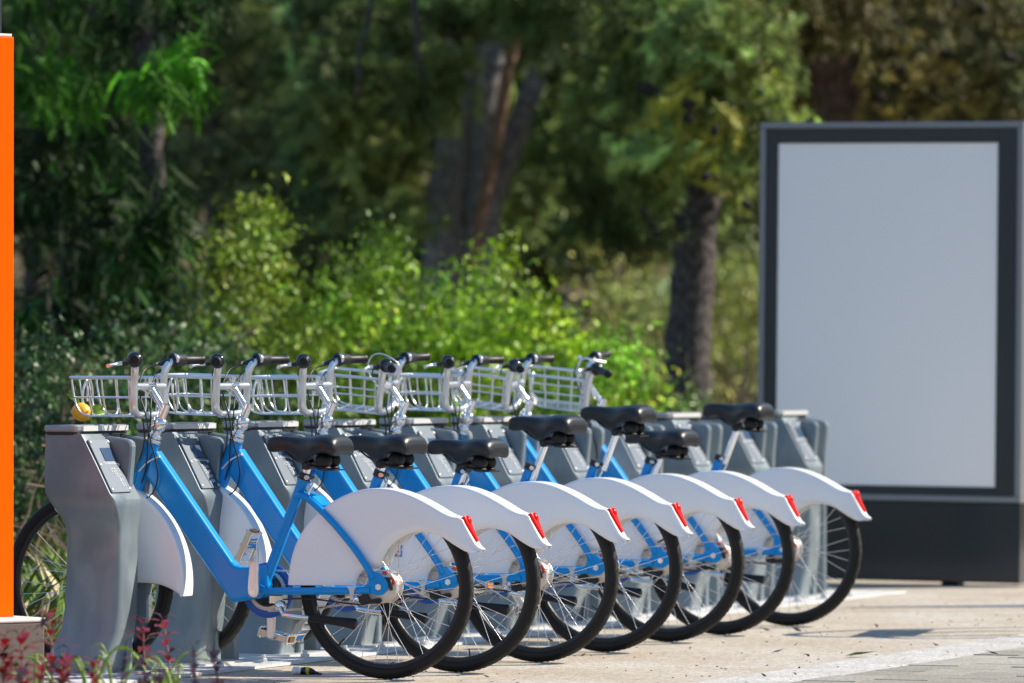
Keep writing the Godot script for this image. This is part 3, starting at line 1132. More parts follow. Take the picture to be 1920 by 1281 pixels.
func build_docks():
	# plate along the row that carries the docks
	var st := tool()
	slab(st, -1.62, -0.715, -0.75, 8.2, 0.002, 0.012)
	var plate := obj("mounting_plate", st, M.plate_white)
	tag(plate, "long pale base plate bolted to the ground under the row of docks", "base plate")
	var bolt := tool()
	var hex := []
	for i in 6:
		hex.append(Vector2(cos(TAU * i / 6), sin(TAU * i / 6)) * 0.017)
	var upright := Transform3D(Basis(Vector3(1, 0, 0), Vector3(0, 0, 1), Vector3(0, -1, 0)), Vector3.ZERO)
	prism(bolt, hex, -0.016, 0.0, 0.002, upright)
	prism(bolt, rect(0.018, 0.018, 0.008, 3), -0.030, -0.014, 0.001, upright)
	prism(bolt, rect(0.055, 0.055, 0.004, 1), -0.003, 0.001, 0.0005, upright)
	var bm := mesh_of(bolt)
	for k in 22:
		var at := R(-0.795 + rng.randf_range(-0.01, 0.01), -0.38 + k * 0.3775 + rng.randf_range(-0.03, 0.03), 0.013)
		inst("bolt", bm, M.galvanised, plate, Transform3D(Basis(Vector3.UP, rng.randf() * 3), at))
	var first := make_dock()
	var words := [
		"grey dock nearest the orange sign, first of the row", "grey dock second from the orange sign, under the second basket", "grey dock third from the orange sign, behind the nearest saddle",
		"grey dock behind the second saddle from the orange sign", "grey dock behind the third saddle from the orange sign", "grey dock between the third and fourth saddles, blue bicycle docked",
		"grey dock behind the fourth saddle, last with a bicycle", "empty grey dock just beyond the last docked bicycle", "empty grey dock behind the low sixth saddle",
		"empty grey dock behind the raised last saddle", "empty grey dock at the end of the row before the billboard",
	]
	for k in 11:
		var d := first
		if k > 0:
			d = first.duplicate()
			d.name = numbered("docking_station")
			add_child(d, true)
		d.position = R(0, k * PITCH_ROW, 0.004)
		d.rotation.y = -YAW
		tag(d, words[k], "docking station", "docks in a row on the base plate")


# ---------------------------------------------------------------- bicycles
const HEAD := Vector3(-0.917, 0.854, 0)
const STEER := Vector3(0.363, 0.932, 0)
const REAR := Vector3(0, 0.335, 0)
const FRONT := Vector3(-1.172, 0.335, 0)
const CRANK := Vector3(-0.484, 0.312, 0)


func make_wheel(bike: Node3D, called: String, at: Vector3, drum: bool) -> void:
	var wheel := node(called, bike, at)
	var st := tool()
	var prof := []
	for i in 18:
		var a := TAU * i / 18.0 + PI
		prof.append(Vector2(0.311 + 0.0225 * cos(a), 0.0225 * sin(a)))
	var tyre_rings := []
	for i in 258:
		var a := TAU * i / 258
		var ring := PackedVector3Array()
		for q in prof:
			var r: float = q.x
			if r > 0.3235:
				r += 0.0010 * (1.0 if posmod(i + int(absf(q.y) * 180.0), 3) < 2 else -1.0)
			ring.append(Vector3(cos(a) * r, sin(a) * r, q.y))
		tyre_rings.append(ring)
	loft(st, tyre_rings, false, false, true, false, Transform3D.IDENTITY, Vector2(4, 1))
	st.generate_normals()
	st.generate_tangents()
	st.index()
	inst("tyre", st.commit(), M.tyre_rubber, wheel)
	st = tool()
	lathe(st, [Vector2(0.296, -0.014), Vector2(0.291, -0.0145), Vector2(0.281, -0.009), Vector2(0.278, 0.0), Vector2(0.281, 0.009), Vector2(0.291, 0.0145), Vector2(0.296, 0.014)], 64, Transform3D.IDENTITY, true)
	obj("rim", st, M.black_plastic, wheel)
	st = tool()
	if drum:
		lathe(st, [Vector2(0.012, 0.066), Vector2(0.046, 0.062), Vector2(0.050, 0.056), Vector2(0.058, 0.055), Vector2(0.060, 0.050), Vector2(0.060, 0.046), Vector2(0.053, 0.043), Vector2(0.050, 0.020), Vector2(0.050, -0.004), Vector2(0.059, -0.008), Vector2(0.060, -0.013), Vector2(0.058, -0.016), Vector2(0.026, -0.022), Vector2(0.022, -0.04), Vector2(0.010, -0.05)], 30)
	else:
		lathe(st, [Vector2(0.010, 0.046), Vector2(0.03, 0.036), Vector2(0.038, 0.034), Vector2(0.038, 0.030), Vector2(0.02, 0.024), Vector2(0.018, 0.0), Vector2(0.02, -0.024), Vector2(0.038, -0.030), Vector2(0.038, -0.034), Vector2(0.03, -0.036), Vector2(0.010, -0.046)], 24)
	obj("hub", st, M.hub_alloy, wheel)
	st = tool()
	tube(st, [Vector3(0, 0, -0.085), Vector3(0, 0, 0.085)], 0.006, 8)
	tube(st, [Vector3(0, 0, 0.070), Vector3(0, 0, 0.084)], 0.012, 6)
	tube(st, [Vector3(0, 0, -0.084), Vector3(0, 0, -0.070)], 0.012, 6)
	obj("axle", st, M.satin_silver, wheel)
	if drum:
		st = tool()
		lathe(st, [Vector2(0.0466, 0.0625), Vector2(0.0572, 0.0562)], 20, Transform3D.IDENTITY)
		var s2 := tool()
		for part in 2:
			var rings := []
			for i in 6:
				var a := deg_to_rad([62, 8][part] + i * [4, 7][part])
				rings.append(PackedVector3Array([Vector3(cos(a) * 0.0475, sin(a) * 0.0475, 0.0632), Vector3(cos(a) * 0.0588, sin(a) * 0.0588, 0.0568), Vector3(cos(a) * 0.0588, sin(a) * 0.0588, 0.0560), Vector3(cos(a) * 0.0475, sin(a) * 0.0475, 0.0612)]))
			loft(s2, rings)
		obj("red_marking", s2, M.sticker_red, wheel)
		st = tool()
		tube(st, spline([Vector3(0.012, 0.030, 0.069), Vector3(0.034, 0.026, 0.069), Vector3(0.042, 0.006, 0.069), Vector3(0.046, -0.012, 0.069)], 4), [0.006, 0.006, 0.006, 0.007, 0.008, 0.009, 0.009, 0.009, 0.009, 0.008, 0.007, 0.007, 0.006], 7)
		obj("brake_arm", st, M.black_plastic, wheel)
	var r0 := 0.056 if drum else 0.035
	for side in 2:
		var z := ([-0.012, 0.048] if drum else [-0.032, 0.032])[side] as float
		st = tool()
		tube(st, [Vector3(0, 0, 0), Vector3(0, 1, 0)], 0.0013, 5)
		var shape := mesh_of(st)
		var nip := tool()
		tube(nip, [Vector3(0, 0, 0), Vector3(0, 1, 0)], 0.0022, 5)
		for k in 18:
			var a := TAU * (k + 0.5 * side) / 18.0
			var lead := (1.0 if k % 2 else -1.0) * (0.62 if drum else 0.9)
			var p := Vector3(cos(a + lead) * r0, sin(a + lead) * r0, z)
			var q := Vector3(cos(a) * 0.281, sin(a) * 0.281, 0.0)
			var d := q - p
			var y := d.normalized()
			var x := y.cross(Vector3(0, 0, 1)).normalized()
			inst("spoke", shape, M.spoke_steel, wheel, Transform3D(Basis(x, d, x.cross(y)), p))
	st = tool()
	tube(st, [Vector3(0.282, 0, 0), Vector3(0.250, 0, 0)], [0.004, 0.003], 6)
	obj("valve", st, M.black_plastic, wheel)


# shell between an outer and an inner outline, closed over the top
func fender_shell(st: SurfaceTool, outer: Array, inner: Array, width: Callable, crown: float) -> void:
	var n := outer.size()
	var rings := []
	for i in n:
		var a: Vector2 = outer[maxi(i - 1, 0)]
		var b: Vector2 = outer[mini(i + 1, n - 1)]
		var tng := (b - a).normalized()
		var nrm := Vector2(-tng.y, tng.x)
		if nrm.dot(outer[i] - inner[i]) < 0:
			nrm = -nrm
		var o: Vector2 = outer[i] - nrm * crown
		var w: float = width.call(outer[i])
		var wi: float = width.call(inner[i])
		var skin := []
		for k in 7:
			var f := k / 6.0
			var p: Vector2 = inner[i].lerp(o, f)
			skin.append(Vector3(p.x, p.y, lerpf(wi, w, f) * (1.0 + 0.06 * sin(f * PI))))
		for k in range(1, 5):
			var ang := PI / 2 * k / 4.0
			var p: Vector2 = o + nrm * crown * sin(ang)
			skin.append(Vector3(p.x, p.y, w * (1.0 - 0.35 * crown / 0.03 * (1.0 - cos(ang)))))
		var half := skin.size()
		for k in half:
			var s: Vector3 = skin[half - 1 - k]
			skin.append(Vector3(s.x, s.y, -s.z))
		var inside := []
		for k in range(skin.size() - 1, -1, -1):
			var s: Vector3 = skin[k]
			var p := Vector2(s.x, s.y)
			var back := (inner[i] - outer[i]).normalized() * (0.003 if absf(s.z) < w * 0.97 else 0.0) as Vector2
			inside.append(Vector3(p.x + back.x, p.y + back.y, s.z * (1.0 - 0.003 / maxf(w, 0.006))))
		rings.append(PackedVector3Array(skin + inside))
	loft(st, rings, false)
	# close the thickness at both ends
	for e in [0, n - 1]:
		var r: PackedVector3Array = rings[e]
		var m := r.size()
		st.set_smooth_group(-1)
		for k in m / 2 - 1:
			var q := [r[k], r[k + 1], r[m - 2 - k], r[m - 1 - k]]
			for p in [q[0], q[1], q[2], q[0], q[2], q[3]]:
				st.add_vertex(p)


func make_bicycle() -> Node3D:
	var t := thing("bicycle", "bike", "bicycle")
	var blue: Material = M.blue_paint
	# frame: deep down tube that kinks into the bottom bracket
	var st := tool()
	var p := [Vector2(-0.915, 0.806), Vector2(-0.893, 0.816), Vector2(-0.74, 0.611), Vector2(-0.595, 0.417), Vector2(-0.583, 0.405), Vector2(-0.56, 0.3985), Vector2(-0.53, 0.399), Vector2(-0.455, 0.408), Vector2(-0.452, 0.33), Vector2(-0.462, 0.296), Vector2(-0.482, 0.286), Vector2(-0.598, 0.268), Vector2(-0.76, 0.484), Vector2(-0.942, 0.727)]
	prism(st, p, -0.029, 0.029, 0.014, Transform3D.IDENTITY, 10)
	var frame := obj("frame", st, blue, t)
	st = tool()
	tube(st, [HEAD + STEER * -0.205, HEAD + STEER * -0.001], 0.027, 16)
	obj("head_tube", st, blue, frame)
	st = tool()
	tube(st, [Vector3(-0.484, 0.315, 0), Vector3(-0.3215, 0.722, 0)], 0.0195, 14)
	obj("seat_tube", st, blue, frame)
	st = tool()
	tube(st, [Vector3(-0.484, 0.312, -0.045), Vector3(-0.484, 0.312, 0.045)], 0.026, 16)
	obj("bottom_bracket", st, blue, frame)
	for s in [1.0, -1.0]:
		st = tool()
		tube(st, spline([Vector3(-0.345, 0.655, s * 0.016), Vector3(-0.300, 0.655, s * 0.040), Vector3(-0.214, 0.592, s * 0.060), Vector3(-0.128, 0.506, s * 0.066), Vector3(-0.070, 0.435, s * 0.068), Vector3(-0.022, 0.366, s * 0.070)], 5), 0.0125, 10)
		obj("seat_stay", st, blue, frame)
		st = tool()
		tube(st, spline([Vector3(-0.475, 0.312, s * 0.030), Vector3(-0.38, 0.314, s * 0.055), Vector3(-0.20, 0.317, s * 0.064), Vector3(-0.035, 0.323, s * 0.070)], 4), 0.0135, 10)
		obj("chain_stay", st, blue, frame)
		st = tool()
		prism(st, [Vector2(-0.055, 0.310), Vector2(-0.028, 0.311), Vector2(-0.012, 0.304), Vector2(0.012, 0.306), Vector2(0.032, 0.322), Vector2(0.036, 0.345), Vector2(0.026, 0.364), Vector2(-0.004, 0.386), Vector2(-0.024, 0.392), Vector2(-0.045, 0.378), Vector2(-0.040, 0.350), Vector2(-0.060, 0.336)], s * 0.071 - 0.004, s * 0.071 + 0.004, 0.0012)
		obj("dropout", st, blue, frame)
	st = tool()
	box(st, Vector3(-0.255, 0.637, 0), Vector3(0.05, 0.012, 0.10), 0.003, Basis(Vector3(0, 0, 1), -0.7))
	obj("stay_bridge", st, blue, frame)
	st = tool()
	tube(st, [HEAD + STEER * -0.19 + Vector3(-0.014, 0.0, 0), HEAD + STEER * -0.25 + Vector3(-0.02, 0, 0)], 0.03, 12)
	for s in [1.0, -1.0]:
		tube(st, spline([HEAD + STEER * -0.225 + Vector3(-0.01, 0, s * 0.01), HEAD + STEER * -0.24 + Vector3(-0.02, 0, s * 0.050), HEAD + STEER * -0.38 + Vector3(-0.025, 0, s * 0.056), FRONT + Vector3(0.01, 0.09, s * 0.055), FRONT + Vector3(0, 0, s * 0.053)], 5), 0.0125, 9)
	obj("fork", st, blue, t)
	st = tool()
	var up := Basis(Vector3(0, 0, 1), -0.371)
	var hx := Transform3D(Basis(up.x, -up.z, up.y) , HEAD)
	lathe(st, [Vector2(0.0001, -0.008), Vector2(0.030, -0.008), Vector2(0.030, 0.004), Vector2(0.024, 0.008), Vector2(0.027, 0.012), Vector2(0.027, 0.020), Vector2(0.020, 0.026), Vector2(0.020, 0.040), Vector2(0.024, 0.044), Vector2(0.029, 0.050), Vector2(0.025, 0.084), Vector2(0.019, 0.088), Vector2(0.0001, 0.088)], 12, hx)
	obj("headset", st, M.chrome, t)
	st = tool()
	lathe(st, [Vector2(0.0245, 0.008), Vector2(0.026, 0.010), Vector2(0.0245, 0.012)], 12, hx)
	obj("headset_seal", st, M.black_plastic, t)
	# stem
	st = tool()
	tube(st, [HEAD + STEER * 0.07, HEAD + STEER * 0.142], 0.0165, 14)
	var clamp_at := Vector3(-0.934, 1.051, 0)
	tube(st, spline([HEAD + STEER * 0.118, Vector3(-0.892, 0.990, 0), Vector3(-0.915, 1.025, 0), clamp_at], 4), [0.018, 0.016, 0.015, 0.0145, 0.014, 0.014, 0.014, 0.014, 0.014, 0.014, 0.015, 0.016, 0.017], 12)
	tube(st, [clamp_at + Vector3(0, 0, -0.024), clamp_at + Vector3(0, 0, 0.024)], 0.0205, 14)
	var stem := obj("stem", st, M.chrome, t)
	st = tool()
	tube(st, [clamp_at + Vector3(0.004, 0.018, 0), clamp_at + Vector3(0.008, 0.034, 0)], 0.008, 8)
	tube(st, [clamp_at + Vector3(-0.004, -0.018, 0), clamp_at + Vector3(-0.008, -0.032, 0)], 0.007, 8)
	obj("clamp_bolt", st, M.satin_silver, stem)
	# handlebar: cross bar, U and two swept grips
	st = tool()
	tube(st, [clamp_at + Vector3(0, 0, -0.128), clamp_at + Vector3(0, 0, 0.128)], 0.0135, 12)
	var bar := [Vector3(-0.862, 1.150, 0.285), Vector3(-0.902, 1.149, 0.195), Vector3(-0.918, 1.140, 0.156), Vector3(-0.929, 1.115, 0.136), Vector3(-0.934, 1.075, 0.131), Vector3(-0.936, 1.00, 0.131), Vector3(-0.938, 0.972, 0.124), Vector3(-0.940, 0.951, 0.096), Vector3(-0.940, 0.947, 0.06), Vector3(-0.940, 0.946, 0.0)]
	for i in range(bar.size() - 2, -1, -1):
		bar.append(Vector3(bar[i].x, bar[i].y, -bar[i].z))
	tube(st, spline(bar, 5), 0.0138, 12)
	var handle := obj("handlebar", st, M.satin_silver, t)
	for s in [1.0, -1.0]:
		var dir := Vector3(0.405, 0.005, s * 0.914).normalized()
		var g0 := Vector3(-0.905, 1.149, s * 0.190)
		var side := Vector3(dir.z, 0, -dir.x).normalized()
		var gx := Transform3D(Basis(side, dir.cross(side), dir), g0)
		st = tool()
		lathe(st, [Vector2(0.0001, 0.128), Vector2(0.013, 0.128), Vector2(0.0175, 0.124), Vector2(0.0185, 0.118), Vector2(0.0165, 0.112), Vector2(0.0165, 0.04), Vector2(0.0185, 0.034), Vector2(0.0185, -0.012), Vector2(0.014, -0.018)], 16, gx)
		obj("grip", st, M.grip_rubber, handle)
		st = tool()
		if s < 0:
			lathe(st, [Vector2(0.0145, -0.035), Vector2(0.025, -0.032), Vector2(0.026, -0.012), Vector2(0.0215, -0.004), Vector2(0.0215, 0.030), Vector2(0.0165, 0.034)], 16, gx)
			obj("twist_shifter", st, M.black_plastic, handle)
			st = tool()
			ball(st, g0 + dir * -0.012 + Vector3(0.012, 0.006, 0.019), Vector3(0.013, 0.018, 0.006), 14, 8, Basis(Vector3(0, 0, 1), 0.5))
			obj("gear_indicator", st, M.satin_silver, handle)
		else:
			lathe(st, [Vector2(0.0145, -0.034), Vector2(0.020, -0.032), Vector2(0.0275, -0.020), Vector2(0.0295, -0.006), Vector2(0.0275, 0.008), Vector2(0.020, 0.018), Vector2(0.0165, 0.020)], 22, gx)
			obj("bell", st, M.gloss_black, handle)
		st = tool()
		var c0 := g0 + dir * -0.040
		tube(st, spline([c0 + Vector3(0.006, -0.004, 0), c0 + Vector3(-0.022, -0.010, 0), c0 + Vector3(-0.045, -0.014, s * 0.016)], 4), [0.016, 0.014, 0.012, 0.0105, 0.010, 0.0095, 0.009, 0.009, 0.009], 10)
		obj("lever_bracket", st, M.black_plastic, handle)
		st = tool()
		tube(st, spline([c0 + Vector3(-0.040, -0.012, s * 0.012), c0 + Vector3(-0.062, -0.016, s * 0.032), c0 + Vector3(-0.062, -0.019, s * 0.075), c0 + Vector3(-0.056, -0.022, s * 0.112)], 5), [0.007, 0.008, 0.008, 0.0075, 0.007, 0.0065, 0.006, 0.006, 0.006, 0.006, 0.006, 0.006, 0.006, 0.006, 0.0065, 0.008], 9)
		obj("brake_lever", st, M.satin_silver, handle)
	# basket of round wire
	var basket := node("basket", t)
	var rail := func(y: float, x0: float, x1: float, z: float, r: float, called: String, open_back := true) -> void:
		var s3 := tool()
		var q := [Vector3(x1, y, z), Vector3(x0 + 0.035, y, z), Vector3(x0 + 0.010, y, z - 0.010), Vector3(x0, y, z - 0.035), Vector3(x0, y, -z + 0.035), Vector3(x0 + 0.010, y, -z + 0.010), Vector3(x0 + 0.035, y, -z), Vector3(x1, y, -z)]
		tube(s3, spline(q, 4), r, 8)
		obj(called, s3, M.satin_silver, basket)
	rail.call(1.084, -1.198, -0.936, 0.130, 0.0066, "top_rail")
	rail.call(1.012, -1.184, -0.936, 0.124, 0.0036, "middle_rail")
	for x in [-1.112, -1.056, -1.000, -0.957]:
		st = tool()
		var lean: float = (x + 0.94) * 0.10
		tube(st, spline([Vector3(x + lean * 1.0, 1.084, 0.128), Vector3(x + lean * 0.4, 1.012, 0.124), Vector3(x, 0.966, 0.114), Vector3(x, 0.948, 0.09), Vector3(x, 0.946, 0.0), Vector3(x, 0.948, -0.09), Vector3(x, 0.966, -0.114), Vector3(x + lean * 0.4, 1.012, -0.124), Vector3(x + lean, 1.084, -0.128)], 4), 0.0034, 7)
		obj("cross_wire", st, M.satin_silver, basket)
	for z in [-0.108, -0.04, 0.04, 0.108]:
		st = tool()
		tube(st, spline([Vector3(-1.196, 1.083, z), Vector3(-1.184, 1.012, z), Vector3(-1.170, 0.972, z), Vector3(-1.140, 0.948, z), Vector3(-1.05, 0.9435, z), Vector3(-0.942, 0.9445, z)], 4), 0.0042 if absf(z) > 0.1 else 0.0033, 7)
		obj("long_wire", st, M.satin_silver, basket)
	st = tool()
	tube(st, spline([Vector3(-1.182, 0.955, 0.045), Vector3(-1.180, 1.03, 0.042), Vector3(-1.178, 1.070, 0.02), Vector3(-1.178, 1.078, 0.0), Vector3(-1.178, 1.070, -0.02), Vector3(-1.180, 1.03, -0.042), Vector3(-1.182, 0.955, -0.045)], 4), 0.0045, 7)
	obj("arch_wire", st, M.satin_silver, basket)
	st = tool()
	box(st, Vector3(-1.172, 1.025, 0.02), Vector3(0.003, 0.055, 0.014), 0.0008)
	obj("lamp_bracket", st, M.galvanised, basket)
	# cables
	for c in [
		[Vector3(-0.930, 1.130, 0.150), Vector3(-0.965, 1.085, 0.10), Vector3(-0.945, 1.0, 0.07), Vector3(-0.930, 0.90, 0.055), Vector3(-0.935, 0.84, 0.045), Vector3(-0.955, 0.78, 0.04)],
		[Vector3(-0.935, 1.135, -0.150), Vector3(-0.985, 1.115, -0.08), Vector3(-0.965, 1.04, 0.02), Vector3(-0.925, 0.95, 0.05), Vector3(-0.905, 0.86, 0.055), Vector3(-0.885, 0.78, 0.05), Vector3(-0.880, 0.72, 0.045), Vector3(-0.905, 0.66, 0.04), Vector3(-0.98, 0.62, 0.035)],
		[Vector3(-0.925, 1.130, -0.160), Vector3(-0.955, 1.09, -0.10), Vector3(-0.935, 1.0, -0.02), Vector3(-0.915, 0.93, 0.03), Vector3(-0.92, 0.86, 0.04), Vector3(-0.93, 0.76, 0.035), Vector3(-0.95, 0.70, 0.03)],
	]:
		st = tool()
		tube(st, spline(c, 6), 0.0028, 6)
		obj("brake_cable", st, M.cable_black, t)
	st = tool()
	tube(st, spline([Vector3(-0.962, 0.742, 0.030), Vector3(-0.925, 0.775, 0.034), Vector3(-0.885, 0.795, 0.031)], 4), 0.0035, 6)
	box(st, Vector3(-0.882, 0.797, 0.031), Vector3(0.010, 0.008, 0.008), 0.001)
	obj("cable_tie", st, M.tie_white, t)
	# wheels
	make_wheel(t, "front_wheel", FRONT, false)
	make_wheel(t, "rear_wheel", REAR, true)
	st = tool()
	tube(st, [REAR + Vector3(0, 0, -0.055), REAR + Vector3(0, 0, -0.048)], 0.036, 18)
	obj("sprocket", st, M.galvanised, t)
	st = tool()
	prism(st, [Vector2(-0.085, 0.300), Vector2(-0.05, 0.312), Vector2(-0.035, 0.290), Vector2(0.0, 0.294), Vector2(0.008, 0.284), Vector2(-0.002, 0.274), Vector2(-0.080, 0.276)], 0.062, 0.068, 0.001)
	obj("brake_linkage", st, M.black_plastic, t)
	st = tool()
	tube(st, spline([Vector3(-0.005, 0.284, 0.070), Vector3(-0.04, 0.276, 0.072), Vector3(-0.10, 0.272, 0.066), Vector3(-0.30, 0.288, 0.045), Vector3(-0.46, 0.275, 0.03)], 5), 0.003, 6)
	obj("rear_brake_cable", st, M.cable_black, t)
	st = tool()
	prism(st, [Vector2(-0.125, 0.336), Vector2(-0.085, 0.336), Vector2(-0.094, 0.322), Vector2(-0.096, 0.298), Vector2(-0.110, 0.298), Vector2(-0.112, 0.322)], 0.079, 0.082, 0.0006)
	tube(st, [Vector3(-0.102, 0.296, 0.070), Vector3(-0.102, 0.296, 0.086)], 0.008, 8)
	obj("stay_clip", st, M.galvanised, t)
	# rear fender with its two skirts
	var outer := [Vector2(-0.367, 0.337), Vector2(-0.361, 0.395), Vector2(-0.348, 0.452), Vector2(-0.323, 0.51), Vector2(-0.286, 0.562), Vector2(-0.236, 0.609), Vector2(-0.175, 0.648), Vector2(-0.105, 0.676), Vector2(-0.027, 0.688), Vector2(0.052, 0.682), Vector2(0.125, 0.659), Vector2(0.186, 0.630), Vector2(0.235, 0.603), Vector2(0.262, 0.591), Vector2(0.282, 0.5865), Vector2(0.300, 0.5855), Vector2(0.309, 0.568), Vector2(0.326, 0.535), Vector2(0.346, 0.498), Vector2(0.358, 0.482), Vector2(0.375, 0.472)]
	var inner := [Vector2(-0.101, 0.338), Vector2(-0.098, 0.353), Vector2(-0.083, 0.381), Vector2(-0.062, 0.394), Vector2(-0.04, 0.402), Vector2(-0.012, 0.408), Vector2(-0.001, 0.42), Vector2(0.015, 0.456), Vector2(0.04, 0.485), Vector2(0.071, 0.508), Vector2(0.1, 0.523), Vector2(0.137, 0.532), Vector2(0.174, 0.532), Vector2(0.217, 0.522), Vector2(0.254, 0.504), Vector2(0.287, 0.481), Vector2(0.318, 0.464), Vector2(0.340, 0.460), Vector2(0.367, 0.467)]
	var o2 := resample(spline(outer, 4), 56)
	var i2 := resample(spline(inner, 4), 56)
	st = tool()
	fender_shell(st, o2, i2, func(q: Vector2) -> float: return lerpf(0.050, 0.010, clampf((q.x - 0.20) / 0.20, 0.0, 1.0) ** 2.0) if q.x > 0.20 else 0.050, 0.014)
	var rf := obj("rear_fender", st, M.white_plastic, t)
	st = tool()
	var rings := []
	for a in [[0.3015, 0.587, 0.028], [0.307, 0.577, 0.029], [0.3145, 0.560, 0.026], [0.325, 0.538, 0.020], [0.3375, 0.514, 0.014], [0.3465, 0.498, 0.008]]:
		var ring := PackedVector3Array()
		for k in 9:
			var f := k / 8.0 * 2.0 - 1.0
			ring.append(Vector3(a[0] + 0.88 * (0.002 + 0.008 * sqrt(maxf(0.0, 1.0 - f * f))), a[1] + 0.47 * (0.002 + 0.008 * sqrt(maxf(0.0, 1.0 - f * f))), a[2] * f))
		ring.append(Vector3(a[0] - 0.010, a[1] - 0.005, a[2]))
		ring.append(Vector3(a[0] - 0.010, a[1] - 0.005, -a[2]))
		rings.append(ring)
	loft(st, rings)
	var tl := obj("tail_light", st, M.red_lens, rf)
	st = tool()
	ball(st, Vector3(0.3155, 0.577, 0.0), Vector3(0.009, 0.017, 0.015), 14, 8, Basis(Vector3(0, 0, 1), 0.5))
	obj("lamp_lens", st, M.red_lens, tl)
	# front fender
	outer = []
	inner = []
	for i in 40:
		var a := deg_to_rad(lerpf(112.0, -6.6, i / 39.0))
		outer.append(Vector2(FRONT.x + cos(a) * 0.396, FRONT.y + sin(a) * 0.396))
	inner = resample(spline([Vector2(-1.29, 0.60), Vector2(-1.22, 0.53), Vector2(-1.15, 0.42), Vector2(-1.10, 0.352), Vector2(-1.00, 0.338), Vector2(-0.931, 0.337), Vector2(-0.868, 0.331), Vector2(-0.812, 0.309), Vector2(-0.784, 0.288)], 5), 40)
	st = tool()
	fender_shell(st, outer, inner, func(_q: Vector2) -> float: return 0.048, 0.014)
	obj("front_fender", st, M.white_plastic, t)
	# saddle
	var tab := [[-0.466, 0.003, 0.846, 0.834], [-0.462, 0.012, 0.857, 0.823], [-0.452, 0.019, 0.866, 0.816], [-0.43, 0.025, 0.872, 0.812], [-0.39, 0.030, 0.8735, 0.816], [-0.355, 0.038, 0.8715, 0.802], [-0.325, 0.048, 0.870, 0.776], [-0.295, 0.063, 0.872, 0.776], [-0.265, 0.082, 0.8765, 0.796], [-0.235, 0.097, 0.880, 0.806], [-0.21, 0.104, 0.8805, 0.808], [-0.190, 0.105, 0.878, 0.804], [-0.175, 0.101, 0.872, 0.799], [-0.165, 0.092, 0.860, 0.802], [-0.161, 0.074, 0.842, 0.818]]
	rings = []
	for q in spline(tab.map(func(a): return Vector4(a[0], a[1], a[2], a[3])), 3):
		var ring := PackedVector3Array()
		var h: float = q.z - q.w
		for k in 26:
			var a := TAU * k / 26.0
			var cx := signf(cos(a)) * pow(absf(cos(a)), 0.62)
			var sy := signf(sin(a)) * pow(absf(sin(a)), 0.80)
			var y: float = q.w + h * (0.45 + 0.55 * sy) if sy > 0 else q.w + h * 0.45 * (1.0 - pow(absf(sin(a)), 0.45) * (0.62 + 0.38 * minf(1.0, absf(cx) * 1.4)))
			if sy > 0.4 and q.x > -0.30:
				y -= 0.007 * exp(-pow(cx * q.y / 0.016, 2.0)) * clampf((q.x + 0.30) / 0.08, 0, 1)
			ring.append(Vector3(q.x, y, cx * q.y))
		rings.append(ring)
	st = tool()
	loft(st, rings)
	var saddle := obj("saddle", st, M.saddle_vinyl, t)
	for s in [1.0, -1.0]:
		st = tool()
		ball(st, Vector3(-0.228, 0.785, s * 0.040), Vector3(0.031, 0.030, 0.030), 16, 10)
		ball(st, Vector3(-0.228, 0.759, s * 0.040), Vector3(0.028, 0.010, 0.028), 14, 6)
		obj("spring", st, M.grip_rubber, saddle)
		st = tool()
		tube(st, spline([Vector3(-0.205, 0.762, s * 0.038), Vector3(-0.26, 0.762, s * 0.034), Vector3(-0.31, 0.772, s * 0.022), Vector3(-0.36, 0.795, s * 0.018), Vector3(-0.40, 0.822, s * 0.012)], 4), 0.004, 7)
		obj("saddle_rail", st, M.black_plastic, saddle)
	st = tool()
	tube(st, [Vector3(-0.302, 0.768, -0.030), Vector3(-0.302, 0.768, 0.030)], 0.017, 14)
	tube(st, [Vector3(-0.302, 0.768, -0.034), Vector3(-0.302, 0.768, 0.034)], 0.009, 8)
	box(st, Vector3(-0.208, 0.752, 0), Vector3(0.05, 0.006, 0.10), 0.002)
	obj("saddle_clamp", st, M.black_plastic, saddle)
	st = tool()
	tube(st, [Vector3(-0.365, 0.612, 0), Vector3(-0.3065, 0.760, 0)], 0.0145, 14)
	obj("seat_post", st, M.chrome, saddle)
	st = tool()
	tube(st, [Vector3(-0.3235, 0.717, 0), Vector3(-0.3145, 0.740, 0)], 0.0235, 14)
	tube(st, [Vector3(-0.297, 0.724, -0.022), Vector3(-0.297, 0.724, 0.030)], 0.0075, 9)
	obj("seat_clamp", st, M.black_plastic, t)
	st = tool()
	tube(st, [Vector3(-0.297, 0.724, 0.030), Vector3(-0.297, 0.724, 0.040)], 0.0085, 9)
	tube(st, spline([Vector3(-0.297, 0.716, 0.0), Vector3(-0.288, 0.70, 0.0), Vector3(-0.298, 0.672, 0.01), Vector3(-0.300, 0.650, 0.012)], 4), 0.0045, 7)
	obj("clamp_bolt", st, M.chrome, t)
	# drive
	st = tool()
	lathe(st, [Vector2(0.099, -0.052), Vector2(0.101, -0.049), Vector2(0.099, -0.046), Vector2(0.062, -0.046), Vector2(0.062, -0.052)], 40, Transform3D(Basis.IDENTITY, CRANK), true)
	obj("chain_guard", st, M.deep_blue_plastic, t)
	st = tool()
	var gear := []
	for i in 88:
		var a := TAU * i / 88.0
		gear.append(Vector2(cos(a), sin(a)) * (0.071 if i % 2 else 0.0755))
	prism(st, gear, -0.043, -0.040, 0.0, Transform3D(Basis.IDENTITY, CRANK))
	obj("chain_ring", st, M.hub_alloy, t)
	st = tool()
	lathe(st, [Vector2(0.0001, -0.030), Vector2(0.052, -0.032), Vector2(0.058, -0.037), Vector2(0.060, -0.040)], 28, Transform3D(Basis.IDENTITY, CRANK))
	obj("chain_ring_cover", st, M.gloss_black, t)
